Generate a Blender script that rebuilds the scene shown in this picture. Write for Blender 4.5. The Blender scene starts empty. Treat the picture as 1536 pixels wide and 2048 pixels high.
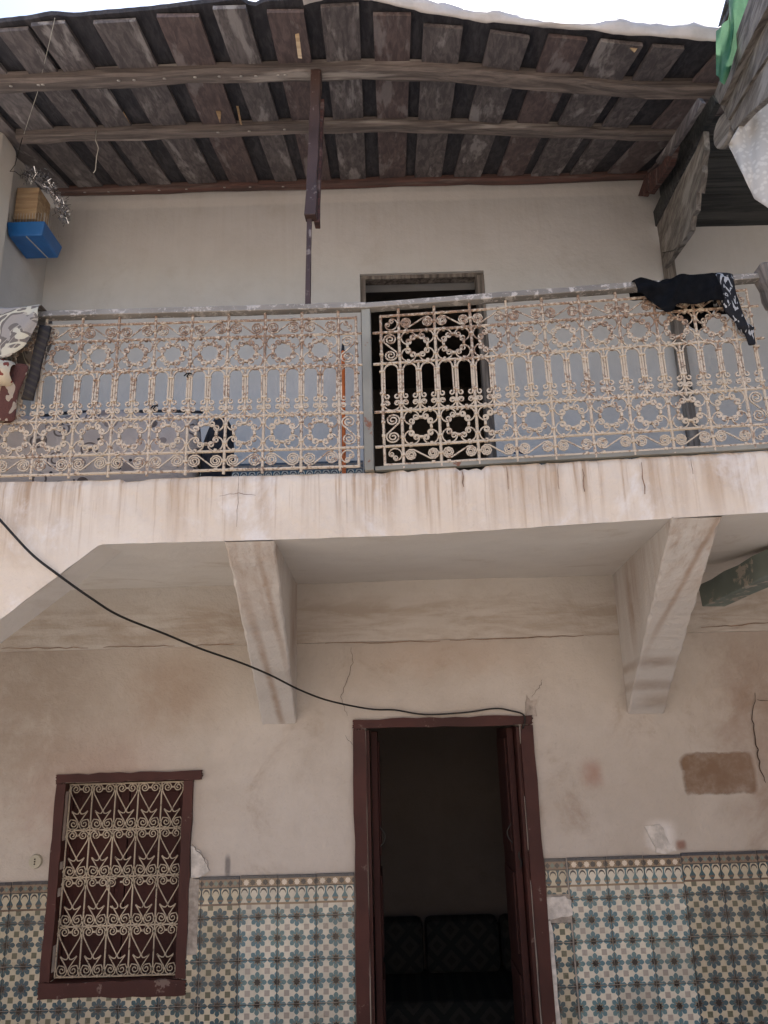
import bpy, math, random
from mathutils import Vector, Matrix
random.seed(7)
SC = bpy.context.scene
COL = SC.collection
R = math.radians

# ------------------------------------------------------------------ camera, sky, sun, exposure
CAM_Y, CAM_Z, FPX = -4.4, 2.0, 1527.0
PITCH, ROLL = R(16.1), math.atan(148 / 5324)
cam = bpy.data.cameras.new('camera'); cam_o = bpy.data.objects.new('camera', cam); COL.objects.link(cam_o)
cam.sensor_fit = 'HORIZONTAL'; cam.sensor_width = 36.0; cam.lens = 36.0 * FPX / 1536.0
cam.clip_start = 0.05; cam.clip_end = 2000
cam_o.matrix_world = Matrix.Translation((0, CAM_Y, CAM_Z)) @ Matrix.Rotation(R(90) + PITCH, 4, 'X') @ Matrix.Rotation(-ROLL, 4, 'Z')
SC.camera = cam_o

SUN_EL, SUN_AZ = R(64), R(14)          # azimuth measured from +Y (behind the facade) towards +X
world = bpy.data.worlds.new('World'); SC.world = world; world.use_nodes = True
wn = world.node_tree; bg = wn.nodes['Background']
sky = wn.nodes.new('ShaderNodeTexSky'); sky.sky_type = 'NISHITA'; sky.sun_disc = False
sky.sun_elevation = SUN_EL; sky.sun_rotation = SUN_AZ; sky.dust_density = 1.6; sky.air_density = 1.0; sky.altitude = 400
wn.links.new(sky.outputs[0], bg.inputs[0]); bg.inputs[1].default_value = 0.13
sun = bpy.data.lights.new('sun', 'SUN'); sun.energy = 4.0; sun.angle = R(0.6); sun.color = (1.0, 0.94, 0.85)
sun_o = bpy.data.objects.new('sun', sun); COL.objects.link(sun_o)
to_sun = Vector((math.sin(SUN_AZ) * math.cos(SUN_EL), math.cos(SUN_AZ) * math.cos(SUN_EL), math.sin(SUN_EL)))
sun_o.rotation_euler = to_sun.to_track_quat('Z', 'Y').to_euler(); sun_o.location = (2, 3, 12)
SC.view_settings.view_transform = 'Standard'; SC.view_settings.look = 'None'
SC.view_settings.exposure = 1.46; SC.view_settings.gamma = 1.0; SC.view_settings.use_curve_mapping = False
SC.render.engine = 'CYCLES'
try:
    SC.cycles.use_denoising = True; SC.cycles.max_bounces = 6; SC.cycles.diffuse_bounces = 4
    SC.cycles.caustics_reflective = False; SC.cycles.caustics_refractive = False
except Exception: pass

# ------------------------------------------------------------------ surveying: a photo pixel to a point on a plane of the place
def ray(px, py):
    u, v = px - 768, 1024 - py
    a = u * math.cos(ROLL) + v * math.sin(ROLL); b = -u * math.sin(ROLL) + v * math.cos(ROLL)
    return (a, FPX * math.cos(PITCH) - b * math.sin(PITCH), FPX * math.sin(PITCH) + b * math.cos(PITCH))
def at(px, py, s):                       # s = metres in front of the back wall
    d = ray(px, py); t = (4.4 - s) / d[1]
    return Vector((d[0] * t, -s, CAM_Z + d[2] * t))
def ease(a, b, x):
    t = max(0, min(1, (x - a) / (b - a))); return t * t * (3 - 2 * t)

# ------------------------------------------------------------------ node graphs
class G:
    def __init__(self, name):
        self.mat = bpy.data.materials.new(name); self.mat.use_nodes = True
        self.nt = self.mat.node_tree; self.bsdf = self.nt.nodes['Principled BSDF']; self.c = {}
    def n(self, t, **k):
        o = self.nt.nodes.new(t)
        for a, b in k.items(): setattr(o, a, b)
        return o
    def put(self, sock, v):
        if hasattr(v, 'is_output') or isinstance(v, bpy.types.NodeSocket): self.nt.links.new(v, sock)
        elif isinstance(v, (tuple, list)) and len(v) == 3 and sock.type == 'RGBA': sock.default_value = (*v, 1)
        else: sock.default_value = v
    def m(self, op, *a):
        o = self.n('ShaderNodeMath', operation=op)
        for i, v in enumerate(a): self.put(o.inputs[i], v)
        return o.outputs[0]
    def add(self, a, b): return self.m('ADD', a, b)
    def sub(self, a, b): return self.m('SUBTRACT', a, b)
    def mul(self, a, b): return self.m('MULTIPLY', a, b)
    def lt(self, a, b): return self.m('LESS_THAN', a, b)
    def gt(self, a, b): return self.m('GREATER_THAN', a, b)
    def absv(self, a): return self.m('ABSOLUTE', a)
    def mx(self, a, b): return self.m('MAXIMUM', a, b)
    def mn(self, a, b): return self.m('MINIMUM', a, b)
    def mix(self, f, a, b):
        o = self.n('ShaderNodeMix', data_type='RGBA'); self.put(o.inputs[0], f); self.put(o.inputs[6], a); self.put(o.inputs[7], b)
        return o.outputs[2]
    def ramp(self, v, lo, hi, a=0.0, b=1.0):
        o = self.n('ShaderNodeMapRange', interpolation_type='SMOOTHSTEP')
        for i, x in enumerate((v, lo, hi, a, b)): self.put(o.inputs[i], x)
        return o.outputs[0]
    def pos(self):
        if 'p' not in self.c: self.c['p'] = self.n('ShaderNodeNewGeometry').outputs['Position']
        return self.c['p']
    def obj(self):
        if 'o' not in self.c: self.c['o'] = self.n('ShaderNodeTexCoord').outputs['Object']
        return self.c['o']
    def rnd(self):
        if 'r' not in self.c: self.c['r'] = self.n('ShaderNodeObjectInfo').outputs['Random']
        return self.c['r']
    def xyz(self, v):
        o = self.n('ShaderNodeSeparateXYZ'); self.put(o.inputs[0], v); return o.outputs[0], o.outputs[1], o.outputs[2]
    def vec(self, x, y, z):
        o = self.n('ShaderNodeCombineXYZ')
        for i, v in enumerate((x, y, z)): self.put(o.inputs[i], v)
        return o.outputs[0]
    def scale(self, v, s):
        o = self.n('ShaderNodeMapping'); self.put(o.inputs[0], v); o.inputs[3].default_value = s; return o.outputs[0]
    def shift(self, v, off):
        o = self.n('ShaderNodeVectorMath', operation='ADD'); self.put(o.inputs[0], v); self.put(o.inputs[1], off); return o.outputs[0]
    def noise(self, v, sc, det=4, rough=0.6, dist=0.0):
        o = self.n('ShaderNodeTexNoise'); self.put(o.inputs['Vector'], v)
        o.inputs['Scale'].default_value = sc; o.inputs['Detail'].default_value = det
        o.inputs['Roughness'].default_value = rough; o.inputs['Distortion'].default_value = dist
        return o.outputs[0]
    def voro(self, v, sc, feat='F1', out=0):
        o = self.n('ShaderNodeTexVoronoi', feature=feat); self.put(o.inputs['Vector'], v); o.inputs['Scale'].default_value = sc
        return o.outputs[out]
    def done(self, col, rough=0.85, bump=None, dist=0.003, metal=0.0, spec=0.3, strength=1.0):
        b = self.bsdf
        self.put(b.inputs['Base Color'], col); self.put(b.inputs['Roughness'], rough); self.put(b.inputs['Metallic'], metal)
        b.inputs['Specular IOR Level'].default_value = spec
        if bump is not None:
            o = self.n('ShaderNodeBump'); o.inputs['Distance'].default_value = dist; o.inputs['Strength'].default_value = strength
            self.put(o.inputs['Height'], bump); self.nt.links.new(o.outputs[0], b.inputs['Normal'])
        return self.mat

def plaster(name, c0, c1, stain, amt=0.5, marks=(), drips=None, streak=None, rough=0.9, bdist=0.010, peel=0.0):
    g = G(name); p = g.pos(); x, y, z = g.xyz(p)
    n1 = g.noise(p, 1.1, 5, 0.62, 0.4); n2 = g.noise(p, 5.5, 6, 0.65); n3 = g.noise(p, 38, 4, 0.6)
    n4 = g.noise(g.shift(p, (7.3, 1.1, 4.4)), 2.2, 6, 0.68, 0.6)
    col = g.mix(g.ramp(n1, 0.33, 0.68), c0, c1)
    col = g.mix(g.mul(g.ramp(n2, 0.42, 0.72), 0.22), col, tuple(v * 0.8 for v in c0))
    col = g.mix(g.mul(g.ramp(n4, 0.54, 0.78), amt), col, stain)
    col = g.mix(g.mul(g.ramp(n3, 0.60, 0.78), 0.16), col, tuple(v * 0.62 for v in stain))
    bump = g.add(g.add(g.mul(n2, 1.0), g.mul(n3, 0.35)), g.mul(n4, 1.5))
    if streak:                                      # soot and damp smeared along the wall: (z0, z1, colour, amount)
        z0, z1, sc_, am = streak
        sn = g.noise(g.scale(p, (1.6, 1, 9.0)), 1.5, 6, 0.65, 0.5)
        band = g.mul(g.ramp(z, z0 - 0.06, z0 + 0.05), g.ramp(z, z1 + 0.04, z1 - 0.12))
        col = g.mix(g.mul(g.mul(band, g.ramp(sn, 0.36, 0.66)), am), col, sc_)
    if drips:                                       # rain runs below an edge: (z_top, length, colour, amount)
        zt, ln, dc, am = drips
        for k, (fx, fz, lo, hi) in enumerate(((20, 0.7, .48, .72), (6, 0.6, .46, .72), (50, 1.6, .52, .70))):
            dn = g.noise(g.shift(g.scale(p, (fx, fx * .3, fz)), (k * 3.7, 0, 0)), 1.0, 4, 0.6)
            reach = g.noise(g.scale(p, (6 + 5 * k, 1, 0.01)), 1.0, 3, 0.6)
            fade = g.ramp(g.m('DIVIDE', g.sub(zt, z), ln), g.mul(reach, 2.0), g.mul(reach, 0.2))
            col = g.mix(g.mul(g.mul(g.ramp(dn, lo, hi), fade), am * (0.8 if k else 1.0)), col, dc)
        if not peel: bump = g.add(bump, 0.0)
        pe = g.noise(g.shift(g.scale(p, (3, 1, 2.2)), (2, 8, 1)), 1.0, 6, 0.7, 0.3)
        col = g.mix(g.mul(g.ramp(pe, 0.52, 0.66), peel), col, (0.80, 0.77, 0.74))
    for (cx, cz, hx, hz, soft, mc, am, warp, *pw) in marks:
        ex_ = pw[0] if pw else 3.0
        if 'w' not in g.c: g.c['w'] = g.noise(p, 7, 5, 0.65)
        wn_ = g.c['w']
        w = g.mul(g.sub(wn_, 0.5), warp)
        dx = g.m('DIVIDE', g.absv(g.add(g.sub(x, cx), w)), hx); dz = g.m('DIVIDE', g.absv(g.add(g.sub(z, cz), w)), hz)
        e = g.m('POWER', g.add(g.m('POWER', dx, ex_), g.m('POWER', dz, ex_)), 1 / ex_)
        msk = g.ramp(e, 1 + soft, 1 - soft)
        col = g.mix(g.mul(g.mul(msk, g.ramp(wn_, 0.25, 0.6, 0.55, 1.0)), am), col, mc)
        if pw: bump = g.add(bump, g.mul(msk, -.7))
    return g.done(col, rough, bump, bdist)

def wood(name, base, pale, dark, along='Y', pale_amt=0.5, rough=0.85, use_obj=False):
    g = G(name); p = g.obj() if use_obj else g.pos()
    r = g.rnd(); off = g.vec(g.mul(r, 13.0), g.mul(r, 7.0), g.mul(r, 5.0)); q = g.shift(p, off)
    st = {'X': (1.2, 22, 22), 'Y': (22, 1.2, 22), 'Z': (22, 22, 1.2)}[along]
    lg = {'X': (.7, 7, 7), 'Y': (8, .7, 7), 'Z': (7, 7, .7)}[along]
    gr = g.noise(g.scale(q, st), 1.6, 5, 0.65, 0.6); pt = g.noise(g.scale(q, lg), 1.3, 5, 0.6, 0.25); f = g.noise(q, 55, 3)
    col = g.mix(g.ramp(gr, 0.35, 0.68), dark, base)
    col = g.mix(g.mul(g.ramp(pt, 0.54, 0.64), pale_amt), col, pale)
    col = g.mix(g.mul(g.ramp(g.noise(q, 3.5, 5, .7), 0.55, 0.75), 0.55), col, dark)
    col = g.mix(g.mul(g.sub(r, 0.5), 0.35), col, pale)
    return g.done(col, rough, g.add(g.mul(gr, 1.0), g.mul(f, 0.4)), 0.004)

def plain(name, c, rough=0.7, var=0.25, sc=18, metal=0.0, spec=0.3, bump=0.002):
    g = G(name); p = g.pos(); n = g.noise(p, sc, 5, .65)
    col = g.mix(g.ramp(n, .3, .7), tuple(v * (1 - var) for v in c), tuple(min(1, v * (1 + var)) for v in c))
    return g.done(col, rough, n, bump, metal, spec)

def paint(name, c, under, amt, sc=14, rough=0.55, low=0):        # old gloss paint rubbed through to what lies under it
    g = G(name); p = g.pos(); n = g.noise(p, sc, 6, .7, .3); n2 = g.noise(p, sc * 3.3, 4, .65); l = g.noise(p, 2.2, 3)
    col = g.mix(g.ramp(l, .3, .7), tuple(v * .75 for v in c), tuple(v * 1.25 for v in c))
    nn = g.add(n, g.mul(g.sub(n2, .5), .4))
    if low: nn = g.add(nn, g.mul(g.mul(g.ramp(g.xyz(p)[2], 1.35, .7), g.ramp(g.noise(g.scale(p, (20, 20, 1.5)), 1.0, 3), .45, .6)), .09))
    col = g.mix(g.ramp(nn, 1 - amt, 1.06 - amt), col, under)
    return g.done(col, rough, g.add(n, g.mul(n2, .5)), .002)

def flower(g, u, v, petal, cream, square, dark, tan, wear):
    """eight-petalled flower printed round the origin of a unit cell, with a small square at the cell corner"""
    r = g.m('SQRT', g.add(g.mul(u, u), g.mul(v, v))); c8 = g.m('COSINE', g.mul(g.m('ARCTAN2', v, u), 8.0))
    cu = g.sub(0.5, g.absv(u)); cv = g.sub(0.5, g.absv(v))
    col = g.mix(g.lt(g.mx(cu, cv), 0.135), cream, square)
    c4 = g.m('COSINE', g.mul(g.m('ARCTAN2', v, u), 4.0))
    pm = g.lt(r, g.add(g.add(0.428, g.mul(c8, 0.045)), g.mul(c4, 0.008)))
    col = g.mix(g.mul(pm, wear), col, petal)
    slit = g.mul(g.lt(c8, g.sub(g.mul(r, 1.6), 1.40)), g.mul(pm, g.gt(r, 0.15)))
    col = g.mix(g.mul(slit, 0.7), col, cream)
    col = g.mix(g.mul(g.lt(r, g.add(0.20, g.mul(c8, 0.055))), 0.75), col, tan)
    col = g.mix(g.lt(r, g.add(0.145, g.mul(c8, 0.02))), col, dark)
    return col
def cell(g, c, per, off=0.0): return g.sub(g.m('FRACT', g.add(g.m('DIVIDE', c, per), 0.5 + off)), 0.5)

def tile_mat(name, petal, petal2, cream, square, dark, tan, border=False, stars=True, navy=(.03, .035, .05)):
    g = G(name); o = g.obj(); x, y, z = g.xyz(o); p = g.pos()
    n = g.noise(p, 9, 5, .65); nf = g.noise(p, 60, 3); pe = g.mix(g.ramp(g.noise(p, 6, 4), .38, .64), petal, petal2)
    cr = g.mix(g.ramp(n, .35, .7), cream, tuple(v * .80 for v in cream))
    u = cell(g, x, .1); v = cell(g, z, .1)
    col = flower(g, u, v, pe, cr, square, dark, tan, 0.95)
    if border:
        b3 = cell(g, x, .05); b5 = cell(g, x, .1 / 3)
        # alternating stars or lozenges in the band under the navy line
        zz = g.m('DIVIDE', g.sub(z, .064), .0334)
        if stars:
            rr = g.m('SQRT', g.add(g.mul(b5, b5), g.mul(zz, zz))); c8 = g.m('COSINE', g.mul(g.m('ARCTAN2', zz, b5), 8.0))
            par = g.gt(g.absv(cell(g, x, .2 / 3)), 0.25)
            sc_ = g.mix(par, (.72, .62, .5), (.045, .04, .04)); bm = g.lt(rr, g.add(.40, g.mul(c8, .05)))
            band = g.mix(bm, tan, sc_)
        else:
            bd = cell(g, x, .05); zd = g.m('DIVIDE', g.sub(z, .064), .05)
            band = g.mix(g.lt(g.add(g.absv(bd), g.absv(zd)), .30), (.22, .15, .10), (.035, .035, .04))
            band = g.mix(g.lt(g.add(g.sub(.5, g.absv(bd)), g.absv(zd)), .26), band, (.16, .20, .17))
        t = g.m('DIVIDE', g.add(z, .03), .07)
        w = g.add(g.add(.075, g.mul(g.m('EXPONENT', g.mul(g.m('POWER', g.m('DIVIDE', g.sub(t, .24), .22), 2.0), -1.0)), .25)), g.mul(g.ramp(t, .8, 1.0), .12))
        arc = g.mix(g.lt(g.absv(b3), w), cr, pe)
        arc = g.mix(g.mul(g.lt(g.absv(b3), g.mul(w, .9)), g.lt(g.absv(g.sub(t, .17)), .07)), arc, tan)
        b3o = g.sub(.5, g.absv(b3)); t1 = g.mul(g.sub(t, .62), 1.0)
        ra = g.m('SQRT', g.add(g.mul(b3o, b3o), g.mul(t1, t1))); t2 = g.sub(t, .50); rb = g.m('SQRT', g.add(g.mul(b3o, b3o), g.mul(t2, t2)))
        arc = g.mix(g.mul(g.mul(g.lt(ra, .34), g.gt(rb, .32)), g.gt(t, .6)), arc, (.03, .03, .035))
        vb = g.m('DIVIDE', g.add(z, .1), .1); fl = flower(g, u, vb, pe, cr, square, dark, tan, 0.95)
        c = fl
        c = g.mix(g.gt(z, -.042), c, tan); c = g.mix(g.gt(z, -.032), c, arc)
        c = g.mix(g.gt(z, .040), c, (.05, .045, .04)); c = g.mix(g.gt(z, .046), c, band); c = g.mix(g.gt(z, .083), c, navy)
        col = c
    dirt = g.noise(g.shift(p, (3, 1, 5)), 3.0, 6, .7)
    col = g.mix(g.mul(g.ramp(dirt, .50, .75), .34), col, (.10, .075, .05))
    col = g.mix(g.mul(g.ramp(nf, .62, .8), .3), col, (.2, .16, .12))
    ex = g.mx(g.absv(x), g.absv(z)); col = g.mix(g.mul(g.ramp(ex, .0965, .0995), .28), col, (.05, .06, .065))
    col = g.mix(g.mul(g.rnd(), .30), col, (.10, .08, .055))
    return g.done(col, g.ramp(n, .3, .7, .16, .38), n, .0012, 0, .45)

# ------------------------------------------------------------------ meshes
class MB:
    def __init__(s): s.v = []; s.f = []; s.mi = []; s.cur = 0
    def quad(s, a, b, c, d):
        i = len(s.v); s.v += [tuple(a), tuple(b), tuple(c), tuple(d)]; s.f.append((i, i + 1, i + 2, i + 3)); s.mi.append(s.cur)
    def box(s, x0, x1, y0, y1, z0, z1, M=None):
        i = len(s.v); P = [(x, y, z) for z in (z0, z1) for y in (y0, y1) for x in (x0, x1)]
        if M is not None: P = [tuple(M @ Vector(p)) for p in P]
        s.v += P
        for f in ((0, 2, 3, 1), (4, 5, 7, 6), (0, 1, 5, 4), (2, 6, 7, 3), (0, 4, 6, 2), (1, 3, 7, 5)):
            s.f.append(tuple(i + k for k in f)); s.mi.append(s.cur)
    def beam(s, a, b, w, h, up=(0, 0, 1), seg=1, jit=0.0, taper=1.0):
        a, b = Vector(a), Vector(b); d = (b - a).normalized(); x = d.cross(Vector(up)).normalized(); u = x.cross(d)
        rings = []
        for k in range(seg + 1):
            t = k / seg; c = a.lerp(b, t); sc = 1 + (taper - 1) * t; i = len(s.v)
            for (p, q) in ((-1, -1), (1, -1), (1, 1), (-1, 1)):
                j = lambda: random.uniform(-jit, jit)
                s.v.append(tuple(c + x * (p * w / 2 * sc + j()) + u * (q * h / 2 * sc + j())))
            rings.append(i)
        for k in range(seg):
            i, j = rings[k], rings[k + 1]
            for m in range(4): s.f.append((i + m, i + (m + 1) % 4, j + (m + 1) % 4, j + m)); s.mi.append(s.cur)
        i, j = rings[0], rings[-1]; s.f += [(i + 3, i + 2, i + 1, i), (j, j + 1, j + 2, j + 3)]; s.mi += [s.cur] * 2
    def tube(s, pts, r, n=4, plane_y=False, cap=True, flat=1.0):
        pts = [Vector(p) for p in pts]; m = len(pts); rings = []
        prev = None
        for k in range(m):
            d = (pts[min(k + 1, m - 1)] - pts[max(k - 1, 0)])
            d = d.normalized() if d.length > 1e-9 else Vector((0, 0, 1))
            if plane_y: b = Vector((0, 1, 0))
            else:
                b = prev if prev is not None else (Vector((0, 0, 1)) if abs(d.z) < .9 else Vector((1, 0, 0)))
                b = (b - d * b.dot(d)).normalized(); prev = b
            a = d.cross(b).normalized(); i = len(s.v); rr = r(k / (m - 1)) if callable(r) else r
            for q in range(n):
                t = 2 * math.pi * (q + .5) / n; s.v.append(tuple(pts[k] + a * math.cos(t) * rr * flat + b * math.sin(t) * rr))
            rings.append(i)
        for k in range(m - 1):
            i, j = rings[k], rings[k + 1]
            for q in range(n): s.f.append((i + q, j + q, j + (q + 1) % n, i + (q + 1) % n)); s.mi.append(s.cur)
        if cap:
            s.f += [tuple(rings[0] + q for q in range(n)), tuple(rings[-1] + q for q in reversed(range(n)))]; s.mi += [s.cur] * 2
    def prism(s, pts, off):
        """polygon thickened by the vector off"""
        n = len(pts); i = len(s.v); off = Vector(off)
        s.v += [tuple(p) for p in pts] + [tuple(Vector(p) + off) for p in pts]
        s.f += [tuple(i + k for k in range(n)), tuple(i + n + k for k in reversed(range(n)))]; s.mi += [s.cur] * 2
        for k in range(n): s.f.append((i + k, i + n + k, i + n + (k + 1) % n, i + (k + 1) % n)); s.mi.append(s.cur)
    def sheet(s, fn, nu, nv):
        i = len(s.v); s.v += [tuple(fn(a / nu, b / nv)) for a in range(nu + 1) for b in range(nv + 1)]
        for a in range(nu):
            for b in range(nv):
                k = i + a * (nv + 1) + b; s.f.append((k, k + nv + 1, k + nv + 2, k + 1)); s.mi.append(s.cur)
    def mesh(s, name, mats, smooth=False):
        me = bpy.data.meshes.new(name); me.from_pydata(s.v, [], s.f)
        for m in (mats if isinstance(mats, (list, tuple)) else [mats]): me.materials.append(m)
        if s.cur or any(s.mi): me.polygons.foreach_set('material_index', s.mi)
        if smooth: me.polygons.foreach_set('use_smooth', [True] * len(me.polygons))
        me.update(); return me
    def build(s, name, mats, parent=None, smooth=False, bevel=0, solid=0, sub=0):
        o = link(name, s.mesh(name, mats, smooth), parent)
        if solid:
            md = o.modifiers.new('solid', 'SOLIDIFY'); md.thickness = solid; md.offset = 0
        if bevel:
            md = o.modifiers.new('bevel', 'BEVEL'); md.width = bevel; md.segments = 2; md.limit_method = 'ANGLE'
        if sub:
            md = o.modifiers.new('sub', 'SUBSURF'); md.levels = sub; md.render_levels = sub
        return o
def link(name, data, parent=None, loc=None):
    o = bpy.data.objects.new(name, data); COL.objects.link(o)
    if loc is not None: o.location = loc
    if parent is not None: o.parent = parent
    return o
def tag(o, label, cat, group=None, kind=None):
    if label: o['label'] = label
    if cat: o['category'] = cat
    if group: o['group'] = group
    if kind: o['kind'] = kind
    return o
def empty(name, label, cat, loc=(0, 0, 0), group=None):
    o = link(name, None, None, loc); return tag(o, label, cat, group)
def place(name, mesh, parent, x, y, z, rz=0, sx=1, sz=1, ry=0, base=None):
    """a further piece that shares mesh data; base is the parent's own matrix"""
    o = link(name, mesh, parent); o.location = (x, y, z); o.rotation_euler = (0, ry, rz); o.scale = (sx, 1, sz); return o
def nz(x, z, k=0.0):
    return (math.sin(x * 2.3 + k) * math.cos(z * 1.9 - k) + .5 * math.sin(x * 5.1 - z * 3.3 + 2 * k) + .25 * math.sin(x * 11.3 + z * 9.1 + k)) / 1.75
def wall_grid(mb, x0, x1, z0, z1, holes, y0, amp=.006, step=.08, k=0.0, thick=0.22):
    xs = {x0, x1}; zs = {z0, z1}
    for h in holes: xs |= {h[0], h[1]}; zs |= {h[2], h[3]}
    def fill(st):
        L = sorted(st); out = []
        for a, b in zip(L, L[1:]):
            n = max(1, round((b - a) / step)); out += [a + (b - a) * i / n for i in range(n)]
        return out + [L[-1]]
    xs, zs = fill(xs), fill(zs); idx = {}
    for i, x in enumerate(xs):
        for j, z in enumerate(zs):
            idx[i, j] = len(mb.v); mb.v.append((x, y0 + amp * nz(x, z, k), z))
    for i in range(len(xs) - 1):
        for j in range(len(zs) - 1):
            cx, cz = (xs[i] + xs[i + 1]) / 2, (zs[j] + zs[j + 1]) / 2
            if any(h[0] < cx < h[1] and h[2] < cz < h[3] for h in holes): continue
            mb.f.append((idx[i, j], idx[i + 1, j], idx[i + 1, j + 1], idx[i, j + 1])); mb.mi.append(mb.cur)
    for (a, b, c, d) in holes:                       # reveals of the opening
        y1 = y0 + thick; y = y0 - .001
        mb.quad((a, y, c), (a, y, d), (a, y1, d), (a, y1, c)); mb.quad((b, y, c), (b, y1, c), (b, y1, d), (b, y, d))
        mb.quad((a, y, d), (b, y, d), (b, y1, d), (a, y1, d)); mb.quad((a, y, c), (a, y1, c), (b, y1, c), (b, y, c))

# ------------------------------------------------------------------ materials
M = {}
PINK, GREY, BROWN = (.60, .50, .43), (.66, .58, .52), (.30, .20, .13)
M['low'] = plaster('lower_plaster', (.47, .41, .35), (.55, .495, .44), (.29, .21, .15), .68, marks=[
    (1.785, 1.735, .195, .108, .07, (.175, .098, .052), .9, .07, 8.0), (-1.22, 2.27, .22, .20, .7, (.33, .23, .16), .55, .25),
    (-1.62, 1.75, .30, .22, .9, (.42, .25, .20), .5, .3), (1.43, 1.43, .07, .07, .5, (.78, .74, .70), .8, .06), (-.93, 1.93, .055, .07, .4, (.62, .54, .47), .25, .02),
    (1.09, 1.75, .05, .06, .8, (.33, .17, .12), .7, .06), (1.53, 1.385, .025, .022, .6, (.22, .10, .07), .8, .02), (.35, 2.42, .4, .1, .8, (.42, .30, .22), .4, .25),
    (-2.0, 2.2, .45, .5, .9, (.29, .22, .165), .7, .4), (2.1, 2.1, .25, .5, .8, (.26, .17, .12), .6, .4), (-.88, 1.34, .014, .05, .5, (.12, .11, .11), .8, .01)])
M['band'] = plaster('soffit_beam_plaster', (.52, .465, .41), (.57, .525, .475), (.30, .23, .17), .5, streak=(2.46, 2.78, (.32, .235, .165), .55))
M['soffit'] = plaster('soffit_plaster', (.69, .63, .56), (.73, .68, .615), (.47, .375, .28), .75, bdist=.004)
M['up'] = plaster('upper_plaster', (.56, .535, .51), (.60, .58, .565), (.45, .405, .36), .4, bdist=.005, drips=(5.56, .9, (.42, .37, .33), .14), marks=[(0, 5.5, 4, .035, .4, (.70, .66, .62), .6, .03)])
M['fascia'] = plaster('fascia_plaster', (.67, .57, .46), (.74, .665, .57), (.56, .425, .30), .75, drips=(3.0, .34, (.37, .245, .15), .85), bdist=.010, peel=.55)
M['bracket'] = plaster('bracket_plaster', (.58, .535, .49), (.63, .59, .55), (.50, .41, .34), .35, drips=(2.76, .40, (.36, .25, .18), .5), marks=[(-.60, 2.25, .016, .30, .9, (.33, .22, .15), .75, .03), (-.50, 2.55, .012, .2, .9, (.33, .22, .15), .6, .03), (1.33, 2.30, .10, .02, .8, (.34, .25, .19), .6, .03), (1.38, 2.2, .12, .02, .8, (.34, .25, .19), .6, .03), (1.46, 2.13, .1, .03, .8, (.36, .27, .2), .6, .03), (1.25, 2.62, .012, .2, .9, (.33, .22, .15), .7, .03)])
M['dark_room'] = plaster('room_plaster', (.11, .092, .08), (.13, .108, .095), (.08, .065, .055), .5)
M['floor'] = plaster('cement', (.47, .43, .38), (.53, .49, .44), (.38, .34, .30), .6)
M['court'] = plaster('courtyard_wall_plaster', (.66, .56, .48), (.72, .64, .57), (.45, .35, .27), .4)
M['grout'] = plain('tile_bed_mortar', (.33, .29, .25), .95, .3, 30)
M['white_plaster'] = plain('gypsum_repair', (.56, .52, .475), .95, .25, 20, bump=.010)
M['grey_cement'] = plain('grey_cement', (.36, .31, .27), .95, .35, 14, bump=.006)
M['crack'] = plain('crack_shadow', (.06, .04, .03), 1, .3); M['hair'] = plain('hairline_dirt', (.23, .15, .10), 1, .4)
M['maroon'] = paint('maroon_gloss', (.056, .0165, .0125), (.16, .11, .092), .35, 9, .6, 1)
M['maroon_in'] = paint('maroon_shutter', (.040, .0115, .009), (.10, .065, .055), .30, 11, .75)
M['rail_paint'] = None
g = G('cream_paint_over_rust'); p = g.pos(); x, y, z = g.xyz(p)
n = g.noise(p, 75, 4, .65); n2 = g.noise(p, 6, 4, .6)
hi = g.ramp(z, 3.30, 3.66, 0.03, .14)
rm = g.ramp(g.add(g.add(n, g.mul(g.sub(n2, .5), .5)), hi), .54, .68)
col = g.mix(g.ramp(n2, .3, .7), (.50, .41, .30), (.60, .505, .395)); col = g.mix(g.mul(rm, .85), col, g.mix(g.ramp(g.noise(p, 90, 3), .4, .6), (.12, .065, .04), (.30, .17, .10)))
M['rail_paint'] = g.done(col, .65, g.add(n, g.mul(rm, -.4)), .0015)
M['grille_paint'] = paint('grille_cream_paint', (.44, .365, .27), (.12, .08, .055), .42, 40)
M['rail_metal'] = paint('worn_grey_metal', (.24, .215, .185), (.48, .43, .38), .47, 26)
M['post_metal'] = paint('grey_green_metal', (.23, .22, .185), (.19, .085, .05), .38, 9)
M['red_prop'] = paint('dark_red_brown_paint', (.070, .042, .036), (.20, .16, .14), .40, 16)
M['plank'] = wood('roof_plank_wood', (.165, .120, .115), (.31, .275, .27), (.095, .072, .072), 'Y', .55)
M['plank2'] = wood('glare_grey_plank_wood', (.175, .15, .148), (.36, .33, .32), (.09, .078, .08), 'Y', .75)  # grey-lilac cast puts the blue-grey glare into the wood colour
M['deck'] = wood('glare_tinted_roof_deck', (.060, .056, .062), (.11, .10, .105), (.032, .031, .037), 'Y', .4)  # dark boarding lifted towards bluish grey, glare painted into its colour
M['purlin'] = wood('purlin_wood', (.20, .165, .15), (.40, .36, .33), (.09, .075, .07), 'X', .7)
M['plate'] = wood('red_wall_plate_wood', (.13, .055, .045), (.34, .26, .23), (.05, .03, .028), 'X', .35)
M['grey_wood'] = wood('weathered_grey_wood', (.27, .235, .20), (.44, .40, .36), (.09, .075, .065), 'Y', .6)
M['grey_wood_z'] = wood('weathered_post_wood', (.25, .21, .18), (.40, .36, .32), (.07, .058, .05), 'Z', .5)
M['dark_wood'] = wood('dark_board_wood', (.075, .075, .072), (.15, .145, .135), (.028, .03, .032), 'X', .4)
M['green_wood'] = paint('green_beam_paint', (.20, .23, .20), (.37, .33, .275), .45, 6, .9)
M['tarp'] = plain('grey_roof_sheet', (.46, .42, .40), .55, .15, 6)
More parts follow.
